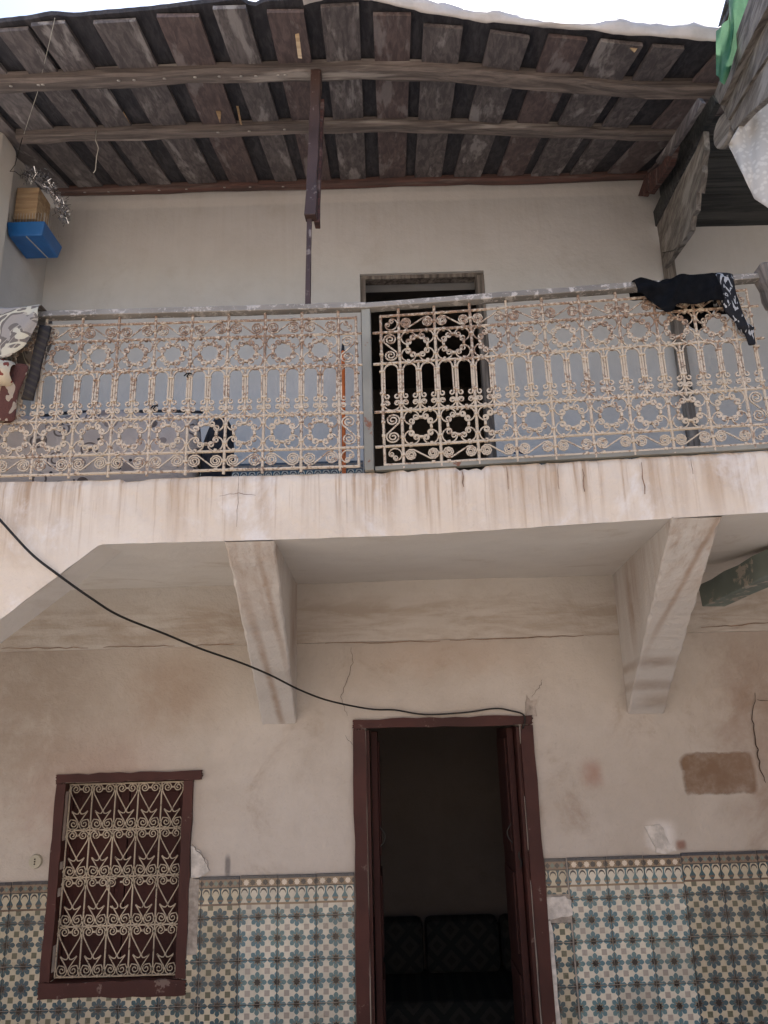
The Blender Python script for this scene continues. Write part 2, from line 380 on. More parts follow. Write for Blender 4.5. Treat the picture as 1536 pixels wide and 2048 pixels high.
M['black_cloth'] = plain('black_cloth', (.0065, .0066, .0075), .95, .35, 30, spec=.08, bump=.003)
M['blue_plastic'] = plain('blue_plastic', (.02, .13, .38), .38, .12, 9, spec=.5, bump=.0005)
M['box_wood'] = wood('pale_box_wood', (.46, .33, .20), (.55, .42, .28), (.30, .20, .12), 'X', .3)
M['cable'] = plain('black_cable', (.02, .018, .016), .55, .2)
M['twine'] = plain('pale_twine', (.45, .43, .38), .9, .2)
M['bulb'] = plain('ivory_plastic', (.42, .38, .29), .5, .1)
M['orange'] = plain('orange_plastic', (.62, .15, .035), .45, .12)
M['navy'] = plain('navy_fabric', (.03, .034, .045), .9, .4, 12)
M['nail'] = plain('bottle_cap_metal', (.46, .43, .40), .5, .3, 30, .4)
g = G('silver_tinsel'); M['tinsel'] = g.done(g.mix(g.rnd(), (.75, .76, .78), (.6, .6, .62)), .14, None, 0, 1.0)
g = G('translucent_green_sheet'); tr = g.n('ShaderNodeBsdfTranslucent'); tr.inputs[0].default_value = (.12, .22, .15, 1)
ms = g.n('ShaderNodeMixShader'); ms.inputs[0].default_value = .55
g.done(g.mix(g.ramp(g.noise(g.pos(), 12, 4), .35, .65), (.05, .20, .10), (.16, .36, .18)), .45)
out = [k for k in g.nt.nodes if k.type == 'OUTPUT_MATERIAL'][0]
g.nt.links.new(g.bsdf.outputs[0], ms.inputs[1]); g.nt.links.new(tr.outputs[0], ms.inputs[2]); g.nt.links.new(ms.outputs[0], out.inputs[0]); M['green_tarp'] = g.mat
# brocade: pale arabesque ribbons on grey
g = G('grey_brocade'); p = g.pos(); q = g.shift(g.scale(p, (1, .6, 1)), (0, 0, 0)); wv = g.noise(q, 4.2, 2, .5, 2.2)
e = g.absv(g.sub(wv, .5)); e2 = g.absv(g.sub(g.noise(g.shift(q, (4, 2, 9)), 6, 1, .5, 1.6), .47)); col = g.mix(g.lt(e2, .022), (.165, .14, .12), (.40, .35, .28))
col = g.mix(g.lt(e, .030), col, (.55, .50, .38)); col = g.mix(g.gt(wv, .60), col, (.33, .29, .25)); M['brocade'] = g.done(col, .95, g.noise(p, 160, 2), .002)
g = G('cream_red_rug'); p = g.pos(); wv = g.noise(p, 8, 2, .5, 1.5); col = g.mix(g.gt(wv, .56), (.52, .44, .32), (.20, .055, .04)); M['rug'] = g.done(col, .95, g.noise(p, 140, 2), .003)
g = G('red_rug'); p = g.pos(); wv = g.noise(p, 10, 2, .5, 1.5); col = g.mix(g.gt(wv, .57), (.10, .042, .034), (.36, .29, .22)); M['red_rug'] = g.done(col, .95, g.noise(p, 140, 2), .003)
g = G('dark_braided_cloth'); p = g.pos(); x, y, z = g.xyz(p); col = g.mix(g.gt(g.m('FRACT', g.add(g.mul(z, 34), g.mul(x, 20))), .62), (.035, .03, .03), (.055, .046, .038)); M['braid'] = g.done(col, .9, g.noise(p, 80, 2), .003)
# mattress cover: grey ground with rings, half fans and dots
g = G('flower_print_cover'); p = g.pos(); x, y, z = g.xyz(p); v3 = g.vec(x, 0.0, g.mul(z, 1.15))
d1 = g.voro(v3, 8.5); ring = g.gt(g.m('SINE', g.mul(d1, 42)), .25); big = g.lt(d1, .38)
o_ = g.n('ShaderNodeTexVoronoi', feature='F1'); g.put(o_.inputs['Vector'], v3); o_.inputs['Scale'].default_value = 8.5
cr_, cg_, cb_ = g.xyz(o_.outputs['Color'])
col = g.mix(g.ramp(g.noise(p, 5, 3), .3, .7), (.50, .45, .42), (.60, .55, .52))
col = g.mix(g.mul(g.mul(big, ring), g.lt(cr_, .55)), col, (.15, .125, .12))
col = g.mix(g.mul(g.mul(g.lt(d1, .26), g.gt(cr_, .55)), .8), col, (.24, .205, .20))
col = g.mix(g.lt(g.voro(g.shift(v3, (3, 0, 3)), 17), .14), col, (.055, .05, .055)); M['cover'] = g.done(col, .95, g.noise(p, 120, 2), .002)
g = G('pale_tablecloth'); p = g.pos(); dv = g.voro(p, 42, 'F1'); col = g.mix(g.ramp(dv, .30, .5), (.56, .53, .49), (.46, .43, .40)); M['pale_cloth'] = g.done(col, .6, g.lt(dv, .1), .001)
g = G('black_white_print'); p = g.pos(); x, y, z = g.xyz(p); wv = g.noise(g.scale(p, (1.5, 1, .7)), 22, 1, .5, 2.2)
col = g.mix(g.gt(wv, .60), (.010, .010, .012), (.36, .36, .36)); M['scarf'] = g.done(col, .8, g.noise(p, 100, 2), .002)
g = G('diamond_upholstery'); p = g.pos(); x, y, z = g.xyz(p); a_ = cell(g, g.add(x, z), .2); b_ = cell(g, g.sub(x, z), .2); mm = g.mx(g.absv(a_), g.absv(b_))
col = g.mix(g.gt(mm, .36), (.022, .022, .020), (.010, .012, .012)); col = g.mix(g.lt(mm, .17), col, (.013, .013, .012)); M['uphol'] = g.done(col, .95, g.noise(p, 90, 2), .003)
CREAM_A, CREAM_B = (.57, .495, .36), (.68, .63, .52)
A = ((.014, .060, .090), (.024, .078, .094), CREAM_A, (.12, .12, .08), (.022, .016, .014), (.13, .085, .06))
B = ((.058, .152, .195), (.105, .195, .205), CREAM_B, (.36, .32, .28), (.024, .019, .016), (.26, .18, .11))
M['tile_a'] = tile_mat('deep_blue_tile', *A); M['tile_b'] = tile_mat('pale_blue_tile', *B)
M['border_a'] = tile_mat('deep_blue_border_tile', *A, border=True, stars=False); M['border_b'] = tile_mat('pale_blue_border_tile', *B, border=True, stars=True)

# ------------------------------------------------------------------ the setting outside the picture
mb = MB(); mb.quad((-600, -600, -.01), (600, -600, -.01), (600, 600, -.01), (-600, 600, -.01)); tag(mb.build('ground', M['floor']), None, None, kind='structure')
mb = MB(); mb.sheet(lambda a, b: (-4.6 + 9.2 * a, -9.2 + 9.2 * b, .004 * nz(a * 9, b * 9)), 24, 24); tag(mb.build('courtyard_floor', M['floor']), None, None, kind='structure')
mb = MB(); mb.box(-4.8, 4.8, -9.4, -9.2, 0, 4.6); mb.box(-4.8, -4.6, -9.2, -2.2, 0, 4.6); mb.box(4.2, 4.4, -9.2, -2.6, 0, 4.6)
tag(mb.build('courtyard_wall', M['court']), None, None, kind='structure')

# ------------------------------------------------------------------ the house: walls, balcony slab, brackets, rooms
house = empty('courtyard_house', 'old plastered two storey courtyard house front with tiled dado and long balcony', 'house')
DX0, DX1, DTOP = -.205, .788, 2.072                 # door casing
WX0, WX1, WZ0, WZ1 = -1.82, -1.077, .75, 1.827      # window casing
UX0, UX1, UTOP = -.115, .70, 4.905                  # upper door
mb = MB(); wall_grid(mb, -3.4, 3.4, 0, 2.50, [(DX0 + .07, DX1 - .07, 0, DTOP - .045), (WX0 + .05, WX1 - .05, WZ0 + .06, WZ1 - .045)], 0, .007, .09, .3)
mb.build('ground_floor_wall', M['low'], house, smooth=False)
mb = MB(); wall_grid(mb, -3.4, 3.4, 2.50, 2.86, [], -.018, .007, .09, 1.3); mb.sheet(lambda a, b: (-3.4 + 6.8 * a, .02 * b - .018 + .007 * nz(-3.4 + 6.8 * a, 2.5, 1.3) , 2.50), 75, 1)
mb.build('plaster_band', M['band'], house)
mb = MB(); wall_grid(mb, -3.4, 3.4, 2.86, 5.66, [(UX0, UX1, 2.86, UTOP)], 0, .008, .1, 2.1); mb.build('upper_wall', M['up'], house)
# side wall and pillar on the left of the gallery
mb = MB(); mb.sheet(lambda a, b: (-2.20 + .008 * nz(a * 2, b * 3), -.80 + .82 * a, 2.98 + 2.5 * b), 8, 20); mb.build('side_wall', M['up'], house)
mb = MB(); mb.box(-2.7, -2.128, -.83, -.62, 2.98, 5.40); mb.build('pillar', M['soffit'], house, bevel=.03)
# balcony slab: front edge bends a little towards the courtyard right of the middle post
def fs(X): return 1.54 + (.0875 * X if X > 0 else 0.0)
def sof(X): return 2.727 + (.02 * ease(0, 1.5, X))
random.seed(11); chips = [(random.uniform(-.1, 2.2), random.uniform(.008, .03), random.uniform(.001, .005)) for _ in range(46)] + [(-.98, .05, .006), (-1.02, .02, .010), (.30, .012, .012), (.62, .010, .012)]
def top_edge(X):
    z = 2.998 - .004 * (1 + nz(X * 3, 1.0))
    for c, w, d in chips:
        if abs(X - c) < w: z -= d * (1 - ((X - c) / w) ** 2)
    return z
def hz(X):                                           # bottom line with the knee on the left
    return sof(X) if X > -1.1 else 2.727 + .79 * (X + 1.1)
NX = 330
def fascia(a, b):
    X = -2.6 + 5.6 * a; z0, z1 = hz(X), top_edge(X); z = z0 + (z1 - z0) * b
    y = -fs(X) + .006 * nz(X * 1.4, z * 3, .7) + .0025 * math.sin(X * 47 + z * 20) * math.sin(z * 31 - X * 9)
    if b > .93: y += .012 * (b - .93) / .07
    return (X, y, z)
mb = MB(); mb.sheet(fascia, NX, 14); mb.build('balcony_fascia', M['fascia'], house, smooth=True)
mb = MB(); mb.sheet(lambda a, b: (-2.6 + 5.6 * a, -fs(-2.6 + 5.6 * a) * b * .993, 3.0 - .004 + (top_edge(-2.6 + 5.6 * a) - 2.998 if b > .99 else 0)), NX, 6); mb.build('balcony_floor', M['floor'], house)
mb = MB(); mb.sheet(lambda a, b: (-1.3 + 4.3 * a, -.01 - (fs(-1.3 + 4.3 * a) - .012) * b, 2.845 + (sof(-1.3 + 4.3 * a) - 2.845) * b + .004 * nz(a * 9, b * 3) * (1 - b)), 50, 14)
mb.sheet(lambda a, b: (-3.4 + 2.1 * a, -.01 - 1.35 * b, 2.845 - .10 * b), 8, 6); mb.build('soffit', M['soffit'], house)
# knee brace of the front beam, left
mb = MB(); mb.sheet(lambda a, b: (-2.6 + 1.57 * a, -1.538 + .188 * b, 2.727 + .79 * (-1.5 + 1.57 * a)), 10, 2)
mb.sheet(lambda a, b: (-2.6 + 1.57 * a, -1.35, 2.727 + .79 * (-1.5 + 1.57 * a) + (.79 * (1.57 - 1.57 * a) + .06) * b), 10, 2); mb.build('knee_beam', M['soffit'], house)
mb = MB(); mb.box(-2.9, -2.45, -1.56, -1.33, 0, 3.0); mb.build('column', M['court'], house)
# unseen slab and end wall, added at right to shade the back wall
mb = MB(); mb.box(1.90, 3.30, -2.5, -1.74, 2.74, 2.985); mb.build('added_wing_slab', M['soffit'], house)
mb = MB(); mb.box(3.30, 3.42, -2.5, -.01, 0, 5.15); mb.build('side_wall', M['up'], house)
def bracket(xw, wf, xf, wfr, side):
    # haunch: full depth at the wall, nothing at the front edge
    mb = MB(); n = 48; ph = random.uniform(0, 9)
    def ring(t):
        X = xw + (xf - xw) * t; w = (wf + (wfr - wf) * t) / 2; s = .0 + (fs(xf) - .001) * t
        zb = 2.062 + (sof(xf) - .004 - 2.062) * (t ** .96)
        zt = 2.87 + (sof(xf) - 2.87) * t
        e1, e2 = [.005 * nz(t * 14, q, ph) + random.uniform(-.0016, .0016) for q in (1.0, 4.0)]; zb += .004 * nz(t * 9, 2, ph)
        c1, c2 = [.006 + max(0, random.gauss(0, .0035)) for _ in (0, 1)]
        return [(X - w, -s, zt), (X - w + e1, -s, zb + c1), (X - w + e1 + c1, -s, zb), (X + w + e2 - c2, -s, zb), (X + w + e2, -s, zb + c2), (X + w, -s, zt)]
    rs = [ring(k / n) for k in range(n + 1)]
    for k in range(n):
        for q in range(5): mb.quad(rs[k][q], rs[k][q + 1], rs[k + 1][q + 1], rs[k + 1][q])
    mb.quad(rs[0][0], rs[0][1], rs[0][4], rs[0][5])
    return mb.build('bracket', M['bracket'], house)
bracket(-.615, .19, -.522, .19, 1); bracket(1.425, .20, 1.17, .185, -1)
# rooms behind the openings
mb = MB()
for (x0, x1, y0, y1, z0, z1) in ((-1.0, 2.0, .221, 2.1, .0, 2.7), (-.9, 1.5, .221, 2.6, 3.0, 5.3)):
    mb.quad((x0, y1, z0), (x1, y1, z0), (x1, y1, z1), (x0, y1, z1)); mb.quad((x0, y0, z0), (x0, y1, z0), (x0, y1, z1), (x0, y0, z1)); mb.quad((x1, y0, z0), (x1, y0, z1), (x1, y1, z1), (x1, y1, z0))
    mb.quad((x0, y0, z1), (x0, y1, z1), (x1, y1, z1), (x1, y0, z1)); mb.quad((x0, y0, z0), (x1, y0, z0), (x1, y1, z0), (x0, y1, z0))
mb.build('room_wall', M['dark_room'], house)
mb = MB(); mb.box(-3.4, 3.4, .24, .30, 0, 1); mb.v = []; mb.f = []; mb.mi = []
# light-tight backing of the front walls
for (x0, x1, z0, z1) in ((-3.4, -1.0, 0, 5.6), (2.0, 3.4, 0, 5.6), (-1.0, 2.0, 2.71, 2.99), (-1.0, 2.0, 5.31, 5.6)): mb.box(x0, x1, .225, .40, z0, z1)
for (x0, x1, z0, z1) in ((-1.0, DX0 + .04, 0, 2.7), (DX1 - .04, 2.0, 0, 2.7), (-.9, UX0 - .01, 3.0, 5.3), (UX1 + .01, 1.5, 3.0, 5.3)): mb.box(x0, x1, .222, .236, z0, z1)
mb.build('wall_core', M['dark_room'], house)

# ------------------------------------------------------------------ tiled dado
bed = MB(); bed.box(-3.4, WX0 + .02, -.012, -.002, 0, 1.292); bed.box(WX1 - .02, DX0 - .004, -.012, -.002, 0, 1.292); bed.box(WX0 + .02, WX1 - .02, -.012, -.002, 0, WZ0 + .03); bed.box(DX1 + .004, 3.4, -.012, -.002, 0, 1.336)
bed.v = [v for v in bed.v]; bed_o = bed.build('tile_bed', M['grout'], house)
def tile_mesh(mat, w=.198, h=.198, x0=None, x1=None, z0=None, z1=None):
    mb = MB(); a, b, c, d = (-w / 2 if x0 is None else x0), (w / 2 if x1 is None else x1), (-h / 2 if z0 is None else z0), (h / 2 if z1 is None else z1)
    e = .0016; i = len(mb.v)
    mb.v += [(a, 0, c), (b, 0, c), (b, 0, d), (a, 0, d), (a + e, -.004, c + e), (b - e, -.004, c + e), (b - e, -.004, d - e), (a + e, -.004, d - e)]
    mb.f += [(4, 5, 6, 7), (0, 1, 5, 4), (1, 2, 6, 5), (2, 3, 7, 6), (3, 0, 4, 7)]; mb.mi += [0] * 5
    return mb.mesh('tile', mat)
TM = {k: tile_mesh(M[k]) for k in ('tile_a', 'tile_b')}; BM = {k: tile_mesh(M[k], z0=-.099, z1=.098) for k in ('border_a', 'border_b')}
random.seed(5)
def put_tile(me, x, z): 
    o = link('tile', me, bed_o); o.location = (x, -.0125 + random.uniform(-.0012, .0008), z); o.rotation_euler = (random.uniform(-.006, .006), random.uniform(-.004, .004), random.uniform(-.006, .006))
def hits(x0, x1, z0, z1, r): return x0 < r[1] and x1 > r[0] and z0 < r[3] and z1 > r[2]
WIN = (WX0 + .012, WX1 - .012, WZ0 + .01, WZ1); STRIP = (WX1 - .01, WX1 + .052, .93, 1.30); PLUG = (DX1, DX1 + .125, 1.03, 1.165)
def column(x, kind, top, row0=0, cut=None):
    for r in range(-1, 6):
        z = top - .099 if r < 0 else top - .199 - .2 * r - .1
        me = BM['border_' + kind] if r < 0 else TM['tile_' + kind]
        a, b, c, d = x - .099, x + .099, z - .099, z + .098
        if cut: a, b = max(a, cut[0]), min(b, cut[1])
        boxes = [(a, b, c, d)]
        for hole in (WIN, STRIP, PLUG):
            nb = []
            for q in boxes:
                if not hits(*q, hole): nb.append(q); continue
                if q[0] < hole[0] - .012: nb.append((q[0], hole[0], q[2], q[3]))
                if q[1] > hole[1] + .012: nb.append((hole[1], q[1], q[2], q[3]))
                m0, m1 = max(q[0], hole[0]), min(q[1], hole[1])
                if q[2] < hole[2] - .012: nb.append((m0, m1, q[2], hole[2]))
                if q[3] > hole[3] + .012: nb.append((m0, m1, hole[3], q[3]))
            boxes = nb
        for q in boxes:
            if q == (x - .099, x + .099, z - .099, z + .098): put_tile(me, x, z)
            else: put_tile(tile_mesh(me.materials[0], x0=q[0] - x, x1=q[1] - x, z0=q[2] - z, z1=q[3] - z), x, z)
for k in range(10): column(DX0 - .005 - .1 - .2 * k, 'b' if k < 3 else 'a', 1.297 - .001 * (k % 2))
column(DX1 + .02, 'a', 1.338, cut=(DX1 + .006, 9))
for k in range(6): column(DX1 + .126 + .1 + .2 * k, 'b' if k < 3 else 'a', 1.34 + (.008 if k > 2 else 0) + .001 * (k % 2))
bed_u = MB(); bed_u.box(-2.19, UX0 - .004, -.009, -.002, 2.99, 3.597); bed_u.box(UX1 + .004, 2.0, -.009, -.002, 2.99, 3.597); bed_up = bed_u.build('upper_tile_bed', M['grout'], house)
for xu in [k * .2 + .81 for k in range(6)] + [-.115 - .105 - .2 * k for k in range(10)]:            # upstairs skirting
    for r in range(-1, 2):
        o = link('tile', BM['border_a'] if r < 0 else TM['tile_a'], bed_up); o.location = (xu, -.010, 3.60 - .099 - .2 * (r + 1))

# ------------------------------------------------------------------ ground floor door
def ragged(mb, x0, x1, z0, z1, y0, y1, amp=.004, n=14):
    """a board with a slightly wandering painted outline"""
    L = []
    for k in range(n): L.append((x0 + (x1 - x0) * k / n, z0 + random.uniform(-amp, amp)))
    for k in range(n): L.append((x1 + random.uniform(-amp, amp), z0 + (z1 - z0) * k / n))
    for k in range(n): L.append((x1 - (x1 - x0) * k / n, z1 + random.uniform(-amp, amp)))
    for k in range(n): L.append((x0 + random.uniform(-amp, amp), z1 - (z1 - z0) * k / n))
    mb.prism([(a, y0, b) for a, b in L], (0, y1 - y0, 0))
door = MB(); ragged(door, DX0, DX0 + .068, .0, DTOP - .052, -.024, .10); ragged(door, DX1 - .068, DX1, .0, DTOP - .052, -.024, .10)
ragged(door, DX0, DX1, DTOP - .05, DTOP, -.026, .10, .005)
door.box(DX0 + .069, DX0 + .088, .02, .2, 0, DTOP - .06); door.box(DX1 - .088, DX1 - .069, .02, .2, 0, DTOP - .06)
door_o = door.build('door_frame', M['maroon'], house)
for sx, hx in ((DX0 + .094, 1), (DX1 - .094, -1)):
    mb = MB(); x0, x1 = (sx, sx + .036) if hx > 0 else (sx - .036, sx)
    mb.box(x0, x1, .10, .52, .02, DTOP - .065)
    for z0, z1 in ((.15, .75), (.85, 1.25), (1.35, 1.95)):
        xx = (x1, x1 + .010) if hx > 0 else (x0 - .010, x0); mb.box(xx[0], xx[1], .15, .47, z0, z1)
    lo = mb.build('door_leaf', M['maroon_in'], door_o, bevel=.004)
    mb = MB(); xb = (x1 if hx > 0 else x0); mb.tube([(xb + hx * (.004 + .028 * math.sin(t * math.pi / 10)), .12, 1.50 - .010 * t) for t in range(11)], .004, 6); mb.build('handle', M['cable'], door_o)
mb = MB(); mb.tube([(DX1 - .105 - .006 * math.sin(t), .09, 1.36 - .012 * t) for t in range(8)], .005, 6); mb.build('bolt', M['cable'], door_o)

# ------------------------------------------------------------------ scroll work
def spiral(cx, cz, r0, a0, turns, sgn, n=18, r1=.28):
    """from the outside at angle a0 inwards"""
    out = []
    for k in range(n + 1):
        t = k / n; a = a0 + sgn * turns * 2 * math.pi * t; rr = r0 * (1 - (1 - r1) * t); out.append((cx + rr * math.cos(a), cz + rr * math.sin(a)))
    return out
def c_scroll(rho=.036, r=.0145, turns=1.5, over=14):
    """C-scroll with its back at +z, apex at (0, rho), both ends rolled inwards"""
    ov = R(over); k = 1 - r / rho; px, pz = rho * math.cos(ov), -rho * math.sin(ov)
    left = spiral(-px * k, pz * k, r, math.pi + ov, turns, 1)
    arc = [(rho * math.cos(a), rho * math.sin(a)) for a in [math.pi + ov - (math.pi + 2 * ov) * q / 12 for q in range(1, 12)]]
    return list(reversed(left)) + arc + [(-x, z) for x, z in left]
def s_scroll(a=.042, r=.024, turns=2.0):
    half = list(reversed(spiral(-a, 0, r, R(-62), turns, -1, 24, .16)))     # rolls out to its foot, then runs up to the other eye
    return half + [(-x, -z) for x, z in reversed(half)]
def arch(w=.029, zt=.155, curl=.009):
    L = [(-w, 0.012)]; L0 = spiral(-w + curl, .010, curl, math.pi, .8, 1, 8, .8)
    left = list(reversed(L0)) + [(-w, .05), (-w, zt - w)]
    top = [(w * math.cos(a), zt - w + w * math.sin(a)) for a in [math.pi - math.pi * k / 8 for k in range(1, 8)]]
    return left + top + [(-x, z) for x, z in reversed(left)]
def wire(name, pts, r, mat, y=0.0, flat=1.0):
    mb = MB(); mb.tube([(a, y, b) for a, b in pts], r, 4, True, True, flat); return mb.mesh(name, mat)
RP = M['rail_paint']
C_ME = [wire('scroll', c_scroll(.0310, .0132, t, 40), .0037, RP) for t in (1.45, 1.75)]
CS_ME = wire('scroll', c_scroll(.034, .0132, 1.5, 4), .0038, RP)
S_L = wire('scroll', s_scroll(.043, .0280, 2.6), .0038, RP); S_R = wire('scroll', s_scroll(.045, .0245, 2.8), .0039, RP)
S_END = wire('scroll', s_scroll(.037, .027, 2.0), .0039, RP); A_ME = wire('arch', arch(), .0043, RP)
LZ = [3.680, 3.605, 3.462, 3.247, 3.097, 3.018]
PITCH_B = .1535
random.seed(3)
def railing(name, label, ox, oy, rz, bars, ends, s_mesh, x_lo, x_hi):
    root = empty(name, label, 'railing', (ox, oy, 0), 'railings along the balcony'); root.rotation_euler = (0, 0, rz)
    J = lambda a=.0015: random.uniform(-a, a)
    for z in LZ:
        mb = MB(); lo, hi = (x_lo, x_hi)
        if z in (LZ[1], LZ[2], LZ[3], LZ[4]): lo, hi = lo - .035, hi + .035
        mb.tube([(lo + (hi - lo) * k / 12, J(.001), z + J(.0012)) for k in range(13)], .0062, 6); mb.build('horizontal_bar', RP, root)
    for b in bars:
        mb = MB(); mb.tube([(b + J(), 0, zz) for zz in (3.0, 3.1, 3.25, 3.45, 3.6, 3.712)], .0062, 6); mb.build('vertical_bar', RP, root)
    for e in ends:
        mb = MB(); mb.tube([(e + J(), 0, zz) for zz in (LZ[5] - .004, 3.25, 3.45, LZ[0] + .006)], .0058, 6); mb.build('vertical_bar', RP, root)
    col = MB()
    def collar(x, z, w=.015, h=.012):
        w, h = w * .95, h * .95
        M_ = Matrix.Translation((x, 0, z)) @ Matrix.Rotation(random.uniform(-.25, .25), 4, 'Y'); col.box(-w / 2, w / 2, -.008, .008, -h / 2, h / 2, M_)
    cells = list(zip(sorted(bars), sorted(bars)[1:]))
    for i, (a, b) in enumerate(cells):
        c, hw = (a + b) / 2, (b - a) / 2; k = hw / .077
        for zc, up in (((LZ[0] + LZ[1]) / 2, 1), ((LZ[4] + LZ[5]) / 2, -1)):
            f = 1 if (i % 2) == (0 if up > 0 else 1) else -1
            o = place('scroll', s_mesh, root, c, J(), zc + J(), 0, f * k, (.072 / .075), J(.03))
            for sx in (-1, 1): collar(c + sx * .045 * k, LZ[0] - .002 if (sx * f * 1 > 0) == (up > -2) else LZ[1] + .002) if up > 0 else collar(c + sx * .045 * k, LZ[4] - .002 if sx * f > 0 else LZ[5] + .002)
            collar(a, zc, .018, .011)
        for z1, z0 in ((LZ[1], LZ[2]), (LZ[3], LZ[4])):
            zc = (z0 + z1) / 2; hh = (z1 - z0) / 2
            for sx in (-1, 1):
                for sz in (-1, 1):
                    # the back of the scroll faces the cell corner
                    ang = math.atan2(-sx * -1 * sx, 1) * 0
                    o = place('scroll', random.choice(C_ME), root, c + sx * (hw - .0375) + J(.001), J(.001), zc + sz * (hh - .0318) + J(.001))
                    o.rotation_euler = (0, math.atan2(sx, sz) * 1.0 + J(.08), 0); o.scale = (1.0 * k, 1, .97)
                    collar(c + sx * .040, z1 - .003 if sz > 0 else z0 + .003, .013, .014)
            for sz in (-1, 1): collar(a, zc + sz * .040, .018, .011); collar(c, zc + sz * .0425, .018, .010)
            for sx in (-1, 1): collar(c + sx * .0415, zc, .011, .017)
        for q in (a + hw / 2, b - hw / 2):
            place('arch', A_ME, root, q, J(.001), 3.302 + J(.002), 0, k, 1.0, J(.012)); collar(q, LZ[2] - .004, .014, .012)
            o = place('scroll', CS_ME, root, q, J(.001), 3.281 + J(.001)); o.scale = (k, 1, .90); o.rotation_euler = (0, math.pi + J(.05), 0); collar(q, LZ[3] + .004, .013, .012)
        mb = MB(); mb.tube([(c + J(), 0, LZ[2]), (c + J(), 0, 3.36), (c, 0, LZ[3] - .012)], .0052, 6); mb.build('vertical_bar', RP, root)
        for q in (a, c):
            collar(q, 3.425, .026, .009); collar(q, 3.328, .026, .010); collar(q, 3.276, .018, .011)
    for e, nb in ends.items():                                    # narrow closing field beside the post
        c, hw = (e + nb) / 2, abs(e - nb) / 2; sg = 1 if nb > e else -1
        for z1, z0 in ((LZ[1], LZ[2]), (LZ[3], LZ[4])):
            o = place('scroll', S_END, root, c, 0, (z0 + z1) / 2); o.rotation_euler = (0, math.pi / 2, 0); o.scale = (.145 / .148, 1, hw / .036 * sg * (1 if z1 == LZ[1] else -1))
            collar(e, (z0 + z1) / 2 + .03, .016, .012); collar(e, (z0 + z1) / 2 - .03, .016, .012)
        for zc, d in (((LZ[0] + LZ[1]) / 2, 1), ((LZ[4] + LZ[5]) / 2, -1)):
            o = place('scroll', C_ME[0], root, c + sg * .006, 0, zc - d * .003); o.rotation_euler = (0, math.atan2(sg, -d), 0); o.scale = (.85, 1, .8)
        place('arch', A_ME, root, c, 0, 3.302, 0, hw / .0385); o = place('scroll', CS_ME, root, c, 0, 3.281); o.scale = (hw / .0385, 1, .9); o.rotation_euler = (0, math.pi, 0)
        collar(e, 3.425, .022, .009); collar(e, 3.328, .022, .010); collar(e, 3.276, .018, .011)
    tag(col.build('collar', RP, root, bevel=.0015), None, None, kind='stuff')
    return root
lb = [-.170 - .1535 * k for k in range(13)]
rl = railing('balcony_railing', 'cream scrollwork railing left of the grey green post, blankets over its end', 0, -1.54, 0, lb, {-.095: -.170}, S_L, -2.02, -.095)
rb = [.084 + .149 * k for k in range(10)]
YAW = -math.atan(.0875)
rr_ = railing('balcony_railing', 'cream scrollwork railing right of the grey green post, black garment hung over it', 0, -1.54, YAW, rb, {.008: .084, 1.495: 1.425}, S_R, .008, 1.495)
mb = MB()
mb.beam((-2.1, 0, 3.728), (-.05, 0, 3.728), .044, .026, seg=24, jit=.0012); mb.build('top_rail', M['rail_metal'], rl, bevel=.003)
mb = MB(); mb.beam((-.05, 0, 3.729), (1.60, 0, 3.729), .044, .026, seg=20, jit=.0012); mb.build('top_rail', M['rail_metal'], rr_, bevel=.003)
mb = MB(); mb.box(-.071, -.034, -.018, .018, 2.995, 3.714); mb.build('post', M['post_metal'], rr_, bevel=.003)
mb = MB(); mb.beam((-.03, .01, 3.006), (1.6, .01, 3.006), .03, .016, seg=16, jit=.001); mb.build('bottom_rail', M['post_metal'], rr_)

# ------------------------------------------------------------------ window with grille and shutters
win = MB(); fw = .052
ragged(win, WX0, WX0 + fw, WZ0 + .075, WZ1 - .048, -.020, .06, .0035); ragged(win, WX1 - fw, WX1, WZ0 + .075, WZ1 - .048, -.020, .06, .0035)
ragged(win, WX0 - .003, WX1 + .045, WZ1 - .046, WZ1, -.022, .06, .005); ragged(win, WX0 - .002, WX1 + .004, WZ0, WZ0 + .073, -.022, .06, .005)
win.box(WX0 + fw + .001, WX0 + fw + .012, .061, .120, WZ0 + .075, WZ1 - .05); win.box(WX1 - fw - .012, WX1 - fw - .001, .061, .120, WZ0 + .075, WZ1 - .05)
win_o = win.build('window_frame', M['maroon'], house)
gx0, gx1, gz0, gz1 = WX0 + fw + .006, WX1 - fw - .006, WZ0 + .082, WZ1 - .056
for sx in (0, 1):
    mb = MB(); mid = (gx0 + gx1) / 2; a, b = (gx0 - .01, mid - .003) if sx == 0 else (mid + .003, gx1 + .01)
    mb.box(a, b, .085, .115, gz0 - .02, gz1 + .02)
    for z0, z1 in ((gz0 + .05, (gz0 + gz1) / 2 - .03), ((gz0 + gz1) / 2 + .03, gz1 - .05)): mb.box(a + .05, b - .05, .079, .084, z0, z1)
    mb.build('shutter', M['maroon_in'], win_o, bevel=.003)
GP = M['grille_paint']; cw, ch = (gx1 - gx0) / 5, (gz1 - gz0) / 4
hw, hh = cw / 2, ch / 2
def grille_upper():
    sp = list(reversed(spiral(-hw * .46, hh * .78, hw * .36, R(80), 1.5, -1, 18, .22)))
    return sp + [(-hw * .62, hh * .975), (-hw * .86, hh * .88), (-hw * .93, hh * .72), (-hw * .80, hh * .52), (-hw * .35, hh * .12), (-hw * .05, -hh * .14), (-hw * .03, -hh * .22),
                 (-hw * .14, -hh * .30), (-hw * .30, -hh * .30), (-hw * .50, -hh * .25), (-hw * .68, -hh * .17)]
